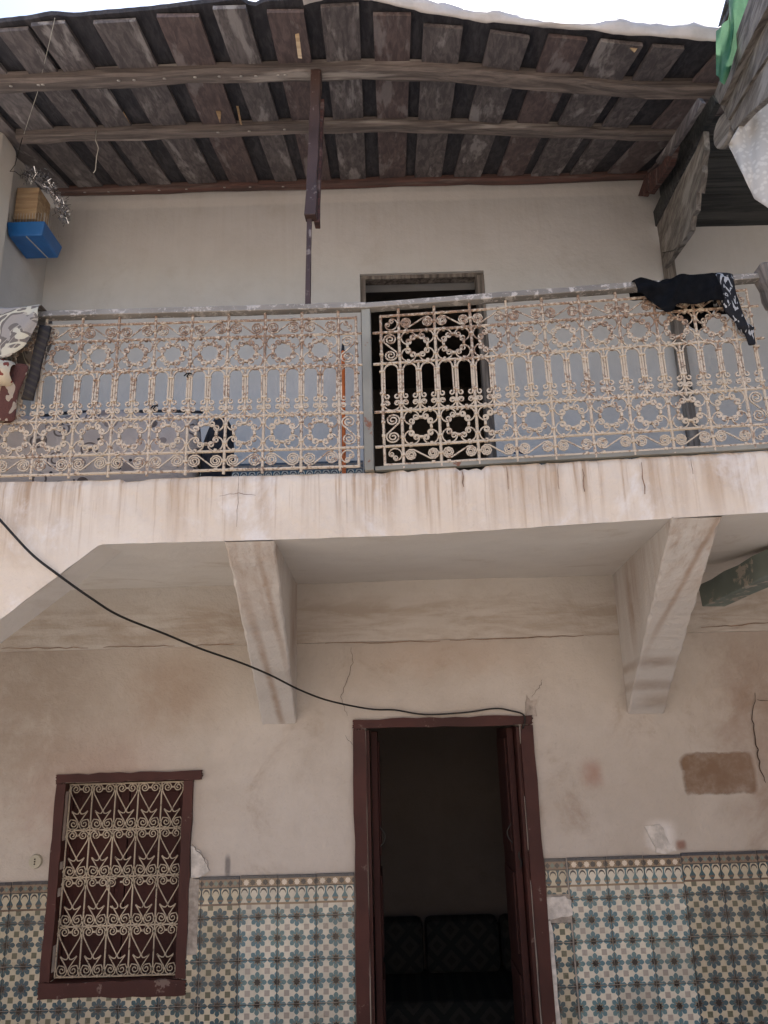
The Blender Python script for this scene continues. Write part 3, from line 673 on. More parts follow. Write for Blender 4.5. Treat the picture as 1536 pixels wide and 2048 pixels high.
def grille_lower():
    sp = list(reversed(spiral(-hw * .47, -hh * .72, hw * .36, R(-80), 1.5, 1, 18, .22)))
    return [(-hw * .68, -hh * .19), (-hw * .45, -hh * .36), (-hw * .12, -hh * .62), (-hw * .04, -hh * .74)] + [(-hw * .10, -hh * .88), (-hw * .30, -hh * .965)] + [(-hw * .6, -hh * .985), (-hw * .86, -hh * .88), (-hw * .90, -hh * .70), (-hw * .74, -hh * .54)] + spiral(-hw * .47, -hh * .73, hw * .33, R(100), 1.3, -1, 14, .22)
GU = wire('scroll', grille_upper(), .0034, GP); GL = wire('scroll', grille_lower(), .0034, GP)
gcol = MB()
for i in range(6):
    mb = MB(); xx = gx0 + cw * i; mb.tube([(xx + random.uniform(-.002, .002), .03, z) for z in (gz0, (gz0 + gz1) / 2, gz1)], .0042, 6); mb.build('vertical_bar', GP, win_o)
for j in range(5):
    mb = MB(); zz = gz0 + ch * j; mb.tube([(x, .03, zz + random.uniform(-.001, .001)) for x in (gx0 - .004, (gx0 + gx1) / 2, gx1 + .004)], .0042, 6); mb.build('horizontal_bar', GP, win_o)
for i in range(5):
    for j in range(4):
        cx, cz = gx0 + cw * (i + .5), gz0 + ch * (j + .5)
        for sx in (1, -1):
            bent = (i == 2 and j == 1 and sx == 1)
            o = place('scroll', GU, win_o, cx - (.012 if bent else 0), .03, cz, 0, sx, 1, -.12 if bent else 0); o = place('scroll', GL, win_o, cx, .03, cz, 0, sx, 1)
        for sx in (-1, 1):
            for zz, w, h in ((cz + hh - .004, .010, .012), (cz - hh + .004, .010, .012)): gcol.box(cx + sx * hw * .5 - w / 2, cx + sx * hw * .5 + w / 2, .022, .038, zz - h / 2, zz + h / 2)
            for zz in (cz + hh * .74, cz - hh * .74): gcol.box(cx + sx * hw * .96 - .007, cx + sx * hw * .96 + .007, .023, .037, zz - .005, zz + .005)
        for zz in (cz + hh * .78, cz - hh * .74): gcol.box(cx - .006, cx + .006, .024, .036, zz - .004, zz + .004)
tag(gcol.build('collar', GP, win_o), None, None, kind='stuff')

# upper door frame
mb = MB(); mb.box(UX1 - .055, UX1 - .002, .0, .07, 3.0, UTOP - .03); mb.box(UX0 + .001, UX1 - .002, .02, .09, UTOP - .028, UTOP - .001); mb.box(UX0 + .001, UX0 + .035, .0, .07, 3.0, UTOP - .03)
mb.build('upper_door_frame', M['grey_wood_z'], house)

# ------------------------------------------------------------------ plaster repairs, chips and cracks (all sit on the walls)
def patch(name, pix, mat, proud=.006, s=0.0, back=.004, jitter=2.0):
    pts = []
    for k in range(len(pix)):
        a, b = pix[k], pix[(k + 1) % len(pix)]
        for t in (0, .33, .66): pts.append((a[0] + (b[0] - a[0]) * t + random.uniform(-jitter, jitter), a[1] + (b[1] - a[1]) * t + random.uniform(-jitter, jitter)))
    P = [at(x, y, s) + Vector((0, -proud, 0)) for x, y in pts]; mb = MB(); mb.prism(P, (0, proud + back, 0)); return mb.build(name, mat, house)
random.seed(21)
patch('plaster_repair', [(384, 1690), (398, 1700), (414, 1722), (417, 1740), (400, 1760), (384, 1752)], M['white_plaster'], .012)
patch('plaster_repair', [(383, 1762), (404, 1757), (403, 1870), (392, 1900), (378, 1900)], M['grey_cement'], .010)
patch('plaster_repair', [(1091, 1792), (1130, 1792), (1142, 1800), (1143, 1828), (1120, 1832), (1094, 1842)], M['white_plaster'], .018)
patch('plaster_repair', [(1093, 1842), (1100, 1836), (1108, 1900), (1120, 2046), (1108, 2046)], M['white_plaster'], .018)
patch('plaster_chip', [(1050, 1412), (1053, 1391), (1060, 1402), (1074, 1400), (1071, 1414), (1073, 1432), (1052, 1432)], M['grey_cement'], .011, jitter=1)
patch('plaster_repair', [(1290, 1655), (1318, 1648), (1335, 1680), (1355, 1700), (1318, 1708), (1305, 1690)], M['white_plaster'], .0085, jitter=3)
def crack(pix, w, s=0.0, y=-.0095, n=6, mat='crack'):
    P = []
    for k in range(len(pix) - 1):
        for t in range(n):
            f = t / n; P.append((pix[k][0] + (pix[k + 1][0] - pix[k][0]) * f + random.uniform(-2, 2), pix[k][1] + (pix[k + 1][1] - pix[k][1]) * f + random.uniform(-1.5, 1.5)))
    P.append(pix[-1]); V3 = [at(a, b, s) for a, b in P]; mb = MB(); m = len(V3)
    for k in range(m - 1):
        d = V3[k + 1] - V3[k]; nrm = Vector((d.z, 0, -d.x)).normalized()
        w0, w1 = [w * (.35 + .65 * math.sin(math.pi * min(.97, max(.06, q / m)))) / 2 for q in (k, k + 1)]
        mb.quad(*(p + Vector((0, y, 0)) for p in (V3[k] - nrm * w0, V3[k + 1] - nrm * w1, V3[k + 1] + nrm * w1, V3[k] + nrm * w0)))
    return mb.build('crack', M[mat], house)
crack([(703, 1296), (706, 1325), (690, 1370), (682, 1395), (695, 1432)], .0022); crack([(1509, 1385), (1503, 1440), (1512, 1490), (1520, 1540), (1530, 1565)], .007)
crack([(385, 1688), (402, 1706), (416, 1728)], .003, y=-.016); crack([(1062, 1396), (1080, 1372), (1084, 1360)], .002, y=-.012)
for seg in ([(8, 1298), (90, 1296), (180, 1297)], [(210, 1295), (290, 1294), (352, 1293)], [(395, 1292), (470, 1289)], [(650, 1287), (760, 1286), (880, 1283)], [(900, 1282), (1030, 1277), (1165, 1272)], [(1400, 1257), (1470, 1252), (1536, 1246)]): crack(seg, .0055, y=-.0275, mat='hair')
crack([(1512, 1400), (1536, 1402)], .003); crack([(690, 1470), (706, 1490)], .002)
for pix, w in (([(480, 948), (478, 990), (474, 1055)], .0025), ([(440, 993), (480, 988), (512, 992)], .003), ([(1282, 925), (1288, 990)], .006), ([(1010, 930), (1016, 980)], .003), ([(925, 945), (927, 975)], .006), ([(1165, 940), (1168, 985)], .005), ([(1380, 920), (1384, 950)], .003), ([(1115, 930), (1117, 980)], .003)):
    X = at(*pix[0], 1.55).x; crack(pix, w * .8, s=fs(X), y=-.010, n=4, mat='hair')

# ------------------------------------------------------------------ gallery roof
def slope(X): return .272 + .145 * ease(-.1, 1.75, X) + .02 * ease(-.8, -2.2, X)
def roof_z(X, s): return 5.575 - slope(X) * s - .012 * math.sin(math.pi * min(1, s / 1.8)) + .006 * nz(X * 2, s * 2)
roof = empty('gallery_roof', 'sagging lean-to roof of grey peeling planks over the balcony', 'roof', (0, 0, 0))
PT = .055
random.seed(9)
EAVE_PIX = [(-900, 80), (0, 45), (60, 38), (100, 30), (150, 33), (300, 20), (480, -2), (505, 15), (530, 2), (700, -6), (930, 40), (1250, 68), (1430, 82), (2200, 110)]
def project(X, Y, Z):
    a, b, c = X, Y - CAM_Y, Z - CAM_Z
    dep = b * math.cos(PITCH) + c * math.sin(PITCH); v = (-b * math.sin(PITCH) + c * math.cos(PITCH)) / dep * FPX; u = a / dep * FPX
    return 768 + u * math.cos(ROLL) - v * math.sin(ROLL), 1024 - (u * math.sin(ROLL) + v * math.cos(ROLL))
def eave_solve(X):
    s = 1.2
    while s < 2.2:
        px, py = project(X, -s, roof_z(X, s) + PT + .02)
        for (x0, y0), (x1, y1) in zip(EAVE_PIX, EAVE_PIX[1:]):
            if x0 <= px <= x1: lim = y0 + (y1 - y0) * (px - x0) / (x1 - x0)
        if py < lim: break
        s += .004
    return s
EAVE = [eave_solve(-3 + 5.2 * k / 260) for k in range(261)]
def eave(X):
    t = max(0, min(259.99, (X + 3) / 5.2 * 260)); i = int(t); return EAVE[i] + (EAVE[i + 1] - EAVE[i]) * (t - i)
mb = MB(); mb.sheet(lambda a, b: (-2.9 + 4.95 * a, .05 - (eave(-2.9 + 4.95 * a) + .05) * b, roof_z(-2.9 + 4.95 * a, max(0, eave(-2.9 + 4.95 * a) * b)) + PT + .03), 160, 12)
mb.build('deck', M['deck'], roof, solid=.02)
X = -2.78; k = 0
while X < 1.98:
    w = random.uniform(.135, .20); e = eave(X + .08) - random.uniform(-.004, .016); yaw = random.uniform(-.045, .045); mb = MB(); n = 6
    sk = random.uniform(-.006, .006)
    for i in range(n):
        P = []
        for t in (i / n, (i + 1) / n):
            s = .0 + e * t; xx = X + yaw * t
            for dx in (0, w):
                for dz in (0, .022): P.append((xx + dx, -s + .03, roof_z(xx + dx, s) + PT - .005 + dz + sk * (dx / w)))
        q = len(mb.v); mb.v += P
        mb.f += [(q, q + 2, q + 6, q + 4), (q + 1, q + 5, q + 7, q + 3), (q, q + 4, q + 5, q + 1), (q + 2, q + 3, q + 7, q + 6)]; mb.mi += [0] * 4
        if i == n - 1: mb.f.append((q + 4, q + 6, q + 7, q + 5)); mb.mi.append(0)
    mb.build('plank', M['plank2'] if random.random() < .45 else M['plank'], roof); X += w + random.uniform(.055, .125); k += 1
def purlin(s, w, h, x0, x1, mat, jit=.006, drop=0.0):
    mb = MB(); rings = []; n = 26
    for i in range(n + 1):
        xx = x0 + (x1 - x0) * i / n; z = roof_z(xx, s) + PT - .006 - h - drop; ii = len(mb.v); j = lambda: random.uniform(-jit, jit)
        mb.v += [(xx, -s - w / 2 + j(), z + .012 + j()), (xx, -s - w / 2 + .014 + j(), z + j()), (xx, -s + w / 2 - .014 + j(), z + j()), (xx, -s + w / 2 + j(), z + .014 + j()), (xx, -s + w / 2, z + h), (xx, -s - w / 2, z + h)]; rings.append(ii)
    for a, b in zip(rings, rings[1:]):
        for q in range(6): mb.f.append((a + q, a + (q + 1) % 6, b + (q + 1) % 6, b + q)); mb.mi.append(0)
    mb.f += [tuple(rings[0] + q for q in reversed(range(6))), tuple(rings[-1] + q for q in range(6))]; mb.mi += [0, 0]
    return mb.build('purlin', mat, roof)
purlin(1.30, .085, .060, -2.9, 1.74, M['purlin']); purlin(.78, .075, .055, -2.05, 1.78, M['purlin']); purlin(.035, .06, .05, -2.2, 1.9, M['plate'], .004)
# bottle caps nailed under the purlins as washers
cap = MB(); cap.tube([(0, 0, 0), (0, 0, .004)], .0085, 10); cap_me = cap.mesh('nail_cap', M['nail'])
for (px, py) in ((76, 153), (82, 173), (236, 149), (266, 163), (328, 143), (389, 140), (437, 157), (482, 135), (511, 152), (556, 129), (570, 136), (434, 281), (497, 278), (568, 277), (169, 385), (217, 382), (267, 376), (318, 375), (373, 368), (449, 367), (500, 365), (566, 360), (18, 176)):
    s = 1.30 if py < 200 else (.78 if py < 300 else .05); P = at(px, py, s + (.03 if s > .5 else .02)); z = roof_z(P.x, s) + PT - .006 - {1.30: .060, .78: .055, .05: .05}[s]
    o = link('nail_cap', cap_me, roof); o.location = (P.x, -s - .015, z - .006); o.rotation_euler = (.5, 0, 0)
# torn slivers of board that hang from the planks
for (pix, s) in (([(222, 180), (238, 205), (260, 248), (246, 225)], .95), ([(412, 168), (425, 170), (442, 225), (440, 246), (425, 205)], .95), ([(590, 68), (598, 66), (604, 117), (596, 116)], 1.6), ([(463, 170), (468, 165), (484, 250), (480, 248)], .95)):
    P = [at(a, b, s) for a, b in pix]; mb = MB(); mb.prism(P, (0, .006, .004)); mb.build('splinter', M['box_wood'], roof)
P = [at(a, b, 1.62) for a, b in ((1252, 88), (1272, 72), (1283, 85), (1270, 104))]; mb = MB(); mb.prism(P, (0, .01, .006)); mb.build('splinter', M['box_wood'], roof)
# grey sheet rolled over the eave
def sheet_h(X):
    h = .060 * ease(-.28, .05, X) * (1 - .75 * ease(.55, .80, X)) + .055 * ease(.85, 1.2, X); return max(.004, h * (1 + .35 * nz(X * 7, 2.0)))
def roll(a, b):
    X = -.30 + 1.95 * a; s = eave(X) + .015; z = roof_z(X, s) + PT; t = (b - .25) * 1.6
    return (X, -s - .018 * math.sin(b * 3.1) - .006 * nz(X * 9, b * 3), z + .004 + sheet_h(X) * 1.15 * b + .006 * nz(X * 6, b * 2, 1) + .02 * ease(1.5, 1.66, X) * b)
mb = MB(); mb.sheet(roll, 70, 6); mb.sheet(lambda a, b: (-.30 + 1.95 * a, -(eave(-.30 + 1.95 * a) + .015) + .35 * b, max(roll(a, 1)[2] * (1 - b) , 0) + (roof_z(-.30 + 1.95 * a, eave(-.30 + 1.95 * a) - .34) + PT + .08) * b + .02 * b * (1 - b)), 70, 4)
tag(mb.build('roof_sheet', M['tarp'], None, True, solid=.003), 'creased pale grey sheet rolled over the eave against the sky', 'sheet')

# prop between railing and front purlin
prop = empty('prop_post', 'dark reddish prop standing on the railing under the purlin', 'post', (-.30, -1.54, 3.742))
mb = MB(); mb.beam((.0, .012, 0), (.003, .075, .62), .022, .022, (0, 1, 0), 4, .001); mb.build('metal_strut', M['red_prop'], prop)
mb = MB(); mb.beam((.010, .045, .47), (.022, .22, 1.46), .050, .045, (0, 1, 0), 8, .004); mb.build('wooden_prop', M['red_prop'], prop, bevel=.004)
mb = MB(); mb.beam((.034, .085, .46), (.044, .25, 1.30), .024, .045, (0, 1, 0), 6, .003); mb.build('side_batten', M['plate'], prop, bevel=.003)

# ------------------------------------------------------------------ right hand wing
def wing(px, py, off=0.0):
    d = ray(px, py); k = .17; t = (1.86 + off - k * 4.4) / (d[0] - k * d[1]); return Vector((d[0] * t, CAM_Y + d[1] * t, CAM_Z + d[2] * t))
WN = Vector((.986, .168, 0))
wr = empty('side_gallery_roof', 'weathered grey boards and log of the side gallery roof, upper right', 'roof', (1.86, 0, 5.0))
wr_inv = Matrix.Translation((-1.86, 0, -5.0))
def wpoly(name, pix, mat, off=0.0, th=.03):
    P = [wr_inv @ wing(a, b, off) for a, b in pix]; mb = MB(); mb.prism(P, WN * th); return mb.build(name, mat, wr)
wpoly('board', [(1314, 452), (1330, 420), (1360, 360), (1392, 300), (1407, 262), (1409, 300), (1404, 330), (1405, 345), (1399, 386), (1393, 384), (1391, 420), (1384, 432), (1381, 460), (1362, 485), (1347, 500), (1322, 505)], M['grey_wood'])
wpoly('board', [(1323, 507), (1348, 502), (1380, 463), (1329, 536)], M['grey_wood'], .002)
wpoly('board', [(1299, 440), (1311, 453), (1340, 396), (1405, 258), (1432, 205), (1424, 190), (1394, 240), (1345, 340)], M['dark_wood'], .012)
wpoly('beam', [(1428, 190), (1440, 210), (1490, 100), (1536, 10), (1575, -70), (1540, -90), (1500, -8)], M['grey_wood'], -.03, .06)
wpoly('board', [(1442, 212), (1490, 112), (1536, 30), (1575, -40), (1590, 40), (1536, 110), (1500, 165), (1456, 240)], M['grey_wood'], .0)
wpoly('board', [(1458, 243), (1502, 170), (1538, 114), (1590, 45), (1600, 160), (1540, 190), (1500, 225), (1466, 262)], M['grey_wood'], .012)
wpoly('batten', [(1311, 322), (1336, 287), (1368, 237), (1396, 196), (1404, 206), (1378, 250), (1350, 292), (1336, 312), (1330, 300), (1316, 328)], M['plank2'], -.10, .02)
wpoly('batten', [(1276, 392), (1290, 352), (1318, 332), (1350, 290), (1340, 330), (1300, 388), (1294, 380), (1288, 393)], M['plate'], -.08, .03)
lp = wr_inv @ wing(1434, 262, -.02); mb = MB(); mb.tube([lp + Vector((.02 + .55 * t, .05 * t, 0)) for t in (0, .03, .3, 1)], lambda t: .074 if t < .1 else .078, 14); mb.build('log', M['grey_wood'], wr, bevel=.004)
# boards added to stop light leaking through the step between the two roofs
mb = MB()
for k in range(8):
    s0, s1 = .235 * k, .235 * k + .231; P = [(1.935 - .17 * s0, -s0, 5.225), (1.935 - .17 * s1, -s1, 5.225), (1.935 - .17 * s1, -s1, max(5.24, roof_z(1.9, s1) + PT + .03)), (1.935 - .17 * s0, -s0, max(5.24, roof_z(1.9, s0) + PT + .03))]
    mb = MB(); mb.prism([wr_inv @ Vector(p) for p in P], WN * .02); mb.build('light_stop_board', M['dark_wood'], wr)
# ceiling boards of the wing
for k in range(15):
    s0 = -.0 + .165 * k; x0 = 1.90 - .17 * s0; mb = MB(); zz = 5.19 + random.uniform(-.006, .006) - 5.0 
    mb.box(x0 - 1.86 + .03, 1.6, -s0 - .158, -s0, zz, zz + .025); mb.build('ceiling_board', M['dark_wood'], wr)
mb = MB(); mb.box(.03, 1.6, -2.6, .0, .235, .26); mb.build('deck', M['deck'], wr)
mb = MB(); mb.beam((1.885, -.045, 3.0), (1.905, -.045, 5.05), .062, .06, (0, 1, 0), 10, .003); mb.box(1.84, 1.905, -.10, -.075, 3.45, 3.66)
tag(mb.build('corner_post', M['grey_wood_z'], None, bevel=.004), 'dark wooden corner post against the back wall behind the hung black garment', 'post')
endp = empty('rail_post', 'thick weathered wooden post with a knot hole at the right end of the railing', 'post', (1.58, -1.69, 3.0))
mb = MB(); mb.beam((.09, .0, .0), (.035, 0, .60), .095, .085, (0, 1, 0), 6, .004); mb.build('shaft', M['grey_wood_z'], endp, bevel=.008)
mb = MB(); mb.beam((.035, .0, .601), (.0, 0, .775), .100, .09, (0, 1, 0), 4, .005); mb.build('head', M['grey_wood_z'], endp, bevel=.010)
mb = MB(); mb.tube([(.012, -.051, .667), (.012, -.046, .667)], .016, 10); mb.build('knot_hole', M['crack'], endp)
mb = MB(); mb.tube([(-.035 + .02 * t, -.05 + .002 * math.sin(t * 2), .545 + .012 * math.sin(t * 1.3)) for t in range(7)], .003, 5); mb.build('wire_tie', M['cable'], endp)
# green beam below the balcony, right
gb = MB(); a, b = at(1423, 1192, .35), at(1600, 1105, 1.05); gb.beam(a, b, .13, .12, seg=6, jit=.004); tag(gb.build('green_beam', M['green_wood'], None, bevel=.006), 'flaking green timber beam poking out under the balcony at right', 'beam')
# white tablecloth and green sheet
def hang(pix4, s0, s1, nu, nv, amp, k):
    def fn(a, b):
        x0 = pix4[0][0] + (pix4[1][0] - pix4[0][0]) * a; y0 = pix4[0][1] + (pix4[1][1] - pix4[0][1]) * a
        x1 = pix4[3][0] + (pix4[2][0] - pix4[3][0]) * a; y1 = pix4[3][1] + (pix4[2][1] - pix4[3][1]) * a
        return at(x0 + (x1 - x0) * b, y0 + (y1 - y0) * b, s0 + (s1 - s0) * a + amp * math.sin(a * 9 + b * 4 + k) + amp * .6 * math.sin(b * 11 - a * 5))
    mb = MB(); mb.sheet(fn, nu, nv); return mb
mb = hang([(1458, 288), (1521, 178), (1640, 130), (1660, 300)], 1.60, 1.72, 14, 14, .012, 0)
mb = MB()
def cloth(a, b):
    # a along the upper rim, b down
    P0 = [(1457, 289), (1521, 178), (1620, 120)]; P1 = [(1459, 294), (1509, 398), (1620, 470)]
    def pl(P, t):
        t *= 2; i = min(1, int(t)); f = t - i; return (P[i][0] + (P[i + 1][0] - P[i][0]) * f, P[i][1] + (P[i + 1][1] - P[i][1]) * f)
    p, q = pl(P0, a), pl(P1, a); return at(p[0] + (q[0] - p[0]) * b, p[1] + (q[1] - p[1]) * b, 1.62 + .10 * a + .016 * math.sin(b * 7 + a * 6) * min(1, a * 3) + .012 * math.sin(a * 17 - b * 3))
mb.sheet(cloth, 26, 20); tag(mb.build('hanging_cloth', M['pale_cloth'], None, True, solid=.003), 'pale patterned oilcloth hanging from the side gallery boards, upper right', 'cloth')
mb = MB()
def gsheet(a, b):
    P0 = [(1432, 62), (1455, 40), (1462, -20), (1480, -60)]; P1 = [(1432, 150), (1448, 170), (1490, 60), (1530, -50)]
    def pl(P, t):
        t *= 3; i = min(2, int(t)); f = t - i; return (P[i][0] + (P[i + 1][0] - P[i][0]) * f, P[i][1] + (P[i + 1][1] - P[i][1]) * f)
    p, q = pl(P0, a), pl(P1, a); return at(p[0] + (q[0] - p[0]) * b + 2 * math.sin(a * 20), p[1] + (q[1] - p[1]) * b, 1.86 + .10 * a + .015 * math.sin(a * 9 + b * 6))
mb.sheet(gsheet, 18, 12); tag(mb.build('green_sheet', M['green_tarp'], None, True), 'torn translucent green sheet at the right end of the eave', 'sheet')

# ------------------------------------------------------------------ things on and behind the railing
def drape(name, label, cat, mat, ox, oy, rz, x0, x1, front, back, wave=.012, nu=28, nv=26, rail=.030, wf=5.0, seed=0, cutl=None):
    """cloth laid over the top rail: front(u), back(u) are the hanging lengths"""
    root = Matrix.Translation((ox, oy, 0)) @ Matrix.Rotation(rz, 4, 'Z')
    def fn(a, b):
        lf, lb_ = front(a), back(a); L = lb_ + .05 + lf; d = b * L; xx = x0 + (x1 - x0) * a
        if d < lb_: y, z = rail, 3.742 - (lb_ - d); f = (lb_ - d) / max(lb_, .01)
        elif d < lb_ + .05:
            t = (d - lb_) / .05; y, z = rail * math.cos(math.pi * t), 3.744 + .008 * math.sin(math.pi * t); f = 0
        else: y, z = -rail, 3.742 - (d - lb_ - .05); f = (d - lb_ - .05) / max(lf, .01)
        y += (-1 if b > .5 else 1) * (.010 + wave * (1 + math.sin(a * wf * 6.28 + seed + f * 1.5)) * min(1, f * 1.6)) + .004 * math.sin(a * 23 + b * 17 + seed)
        z += .004 * math.sin(a * 13 + seed)
        xx += .012 * math.sin(f * 3 + a * 5 + seed) * f
        return root @ Vector((xx, y, z))
    mb = MB(); mb.sheet(fn, nu, nv); o = mb.build(name, mat, None, True, solid=.005, sub=1); return tag(o, label, cat)
def lin(*P):
    def f(a):
        for (x0, y0), (x1, y1) in zip(P, P[1:]):
            if a <= x1: return y0 + (y1 - y0) * (a - x0) / max(1e-6, x1 - x0)
        return P[-1][1]
    return f
drape('black_garment', 'black shorts drying over the top rail beside the corner post', 'garment', M['black_cloth'], 0, -1.54, YAW, 1.045, 1.375, lin((0, .078), (.10, .080), (.22, .110), (.36, .165), (.44, .165), (.48, .138), (.75, .132), (1, .130)), lin((0, .03), (.5, .10), (.7, .20), (.8, .2), (1, .1)), .011, 48, 30, wf=2.3)
mb = MB(); Y = Matrix.Translation((0, -1.54, 0)) @ Matrix.Rotation(YAW, 4, 'Z')
def scarf(a, b):
    L = [(1.405, .03, 3.60, .030), (1.402, .03, 3.70, .034), (1.400, .0, 3.760, .036), (1.400, -.030, 3.735, .036), (1.405, -.034, 3.65, .034), (1.420, -.036, 3.57, .032), (1.442, -.034, 3.515, .020), (1.452, -.034, 3.495, .030), (1.462, -.030, 3.47, .018), (1.466, -.03, 3.42, .014)]
    t = a * (len(L) - 1); i = min(len(L) - 2, int(t)); f = t - i; P = [L[i][q] + (L[i + 1][q] - L[i][q]) * f for q in range(4)]
    an = b * 2 * math.pi; rr = P[3] * (1 + .15 * math.sin(an * 3 + a * 9)); return Y @ Vector((P[0] + rr * math.cos(an), P[1] + rr * .42 * math.sin(an), P[2]))
mb.sheet(scarf, 36, 18); tag(mb.build('scarf', M['scarf'], None, True), 'black and white scarf knotted round the top rail near the right post', 'scarf')
drape('brocade_blanket', 'grey blanket with cream arabesques folded over the left end of the railing', 'blanket', M['brocade'], 0, -1.54, 0, -1.90, -1.405, lin((0, .27), (.6, .265), (.8, .25), (.92, .20), (1, .10)), lin((0, .3), (.85, .3), (1, .1)), .016, 40, 30, rail=.05, wf=1.1, seed=1)
def roll_rug(name, label, mat, pts, rad, flat=.55):
    mb = MB(); n = len(pts)
    def fn(a, b):
        t = a * (n - 1); i = min(n - 2, int(t)); f = t - i; P = Vector(pts[i]).lerp(Vector(pts[i + 1]), f); an = 2 * math.pi * b; rr = rad * (1 + .06 * math.sin(an * 2 + a * 7)) * (1 if .04 < a < .96 else .75)
        return P + Vector((rr * math.cos(an), rr * flat * math.sin(an), 0)) if abs((Vector(pts[-1]) - Vector(pts[0])).normalized().z) > .6 else P + Vector((0, rr * math.cos(an), rr * math.sin(an)))
    mb.sheet(fn, 22, 20); i = len(mb.v); return tag(mb.build(name, mat, None, True), label, 'rug')
roll_rug('rolled_rug', 'cream rug with red motifs rolled below the grey blanket', M['rug'], [(-1.95, -1.60, 3.46), (-1.60, -1.605, 3.45), (-1.475, -1.60, 3.43)], .055)
roll_rug('red_rug', 'red and cream rug hanging under the rolled rug at the far left', M['red_rug'], [(-1.47, -1.585, 3.48), (-1.495, -1.59, 3.36), (-1.505, -1.585, 3.23)], .040, .4)
mb = MB(); mb.beam((-1.385, -1.575, 3.66), (-1.428, -1.572, 3.33), .045, .012, (0, 1, 0), 10, .003); tag(mb.build('braided_cloth', M['braid'], None, True), 'narrow dark braided cloth strip hanging beside the grey blanket', 'cloth')
# mattress on edge behind the railing
mat_o = empty('mattress', 'flower print covered mattress standing on edge behind the left railing', 'mattress', (-1.3, -1.22, 3.0))
mb = MB()
def pad(a, b):
    an = 2 * math.pi * b; hx = .50 ; u = -1 + 2 * a; cap_ = (1 - abs(u) ** 10) ** .4
    cx, cz = math.cos(an), math.sin(an); ex = 2.6
    yy = .10 * math.copysign(abs(cx) ** (2 / ex), cx) * cap_; zz = .205 * math.copysign(abs(cz) ** (2 / ex), cz) * (cap_ ** .5)
    return (u * hx, yy + .012 * math.sin(u * 7 + b * 9), .205 + zz + .012 * math.sin(u * 6 + 1) * (1 if cz > 0 else 0))
mb.sheet(pad, 36, 28); mb.build('cover', M['cover'], mat_o, True)
mb = MB(); mb.tube([(-.50 + 1.0 * t / 12, -.02 + .01 * math.sin(t), .408 + .012 * math.sin(-3 + t * .5 + 1)) for t in range(13)], .007, 8); mb.build('piping', M['navy'], mat_o)
mb = MB(); mb.sheet(lambda a, b: (-.745 + .07 * math.sin(a * math.pi) ** .35 * math.cos(6.283 * b) + .02 * a, -1.20 + .10 * math.sin(a * math.pi) ** .35 * math.sin(6.283 * b), 3.0 + .385 * a + .012 * math.sin(9 * b + 7 * a)), 20, 18)
tag(mb.build('dark_bundle', M['navy'], None, True), 'dark navy bundle propped against the right end of the mattress', 'bundle')
# broom
br = empty('broom', 'orange handled broom leaning on the upper wall left of the doorway', 'broom', (-.225, -.35, 3.0))
mb = MB(); mb.tube([(.005, 0, .02), (-.004, .27, 1.30)], .0125, 8); mb.build('handle', M['orange'], br)
mb = MB(); mb.tube([(-.004, .27, 1.30), (-.0045, .281, 1.36)], lambda t: .0125 - .005 * t, 8); mb.build('grip', M['navy'], br)
# black ribbon scraps and a blue rag
for (px, py, lab) in ((376, 750, 'black ribbon scrap tied to an arch of the left railing'), (309, 815, 'black ribbon scrap tied above the lower scroll ring of the left railing')):
    c = at(px, py, 1.552); mb = MB(); mb.tube([c + Vector((-.016, 0, -.004)), c + Vector((-.004, -.003, .006)), c + Vector((.006, 0, .008)), c + Vector((.015, -.002, .004))], .0028, 4); mb.tube([c + Vector((.006, 0, .008)), c + Vector((-.003, -.004, -.006)), c + Vector((.002, -.004, -.014))], .0028, 4)
    tag(mb.build('ribbon', M['black_cloth']), lab, 'ribbon')
c = at(1030, 902, 1.50); mb = MB(); mb.tube([c + Vector((.014 * t - .04, .004 * math.sin(t * 2), .012 * math.sin(t * .9))) for t in range(7)], .004, 5); mb.tube([c + Vector((.01 * t - .03, .004, .008 * math.cos(t * .9))) for t in range(6)], .004, 5)
tag(mb.build('blue_cord', plain('blue_cord_plastic', (.02, .06, .17), .6)), 'short tangle of blue cord on the right balcony floor edge', 'cord')

# ------------------------------------------------------------------ bird cage and tinsel in the left corner
cage = empty('bird_cage', 'small cage with blue plastic tray and wooden block top hung in the left corner', 'cage', (-2.085, -.40, 4.89))
x0, x1, y0, y1 = -.115, .115, -.13, .13
mb = MB(); i = 0; z0, z1 = 0, .09
bot = [(x0 + .015, y0 + .015, z0), (x1 - .015, y0 + .015, z0), (x1 - .015, y1 - .015, z0), (x0 + .015, y1 - .015, z0)]; top = [(x0, y0, z1), (x1, y0, z1), (x1, y1, z1), (x0, y1, z1)]
mb.v = bot + top; mb.f = [(3, 2, 1, 0), (0, 1, 5, 4), (1, 2, 6, 5), (2, 3, 7, 6), (3, 0, 4, 7), (4, 5, 6, 7)]; mb.mi = [0] * 6; mb.build('tray', M['blue_plastic'], cage, bevel=.008)
for k in range(13):
    for (a, b) in ((x0 + .01 + (x1 - x0 - .02) * k / 12, y0 + .006),): mb = MB(); mb.tube([(a, b, .085), (a, b, .15)], .0016, 4); mb.build('wire_bar', M['nail'], cage)
for k in range(11): mb = MB(); b = y0 + .01 + (y1 - y0 - .02) * k / 10; mb.tube([(x1 - .006, b, .085), (x1 - .006, b, .15)], .0016, 4); mb.build('wire_bar', M['nail'], cage)
for k in range(3): mb = MB(); mb.box(x0 + .02, x1 - .075, y0 + .035, y1 - .06, .135 + .075 * k, .208 + .075 * k); mb.build('wooden_block', M['box_wood'], cage, bevel=.004)
mb = MB(); mb.tube([(x0 + .12, y0 + .02, -.001), (x0 + .155, y1 - .02, -.001)], .004, 4); mb.build('runner', M['twine'], cage)
random.seed(4); mb = MB()
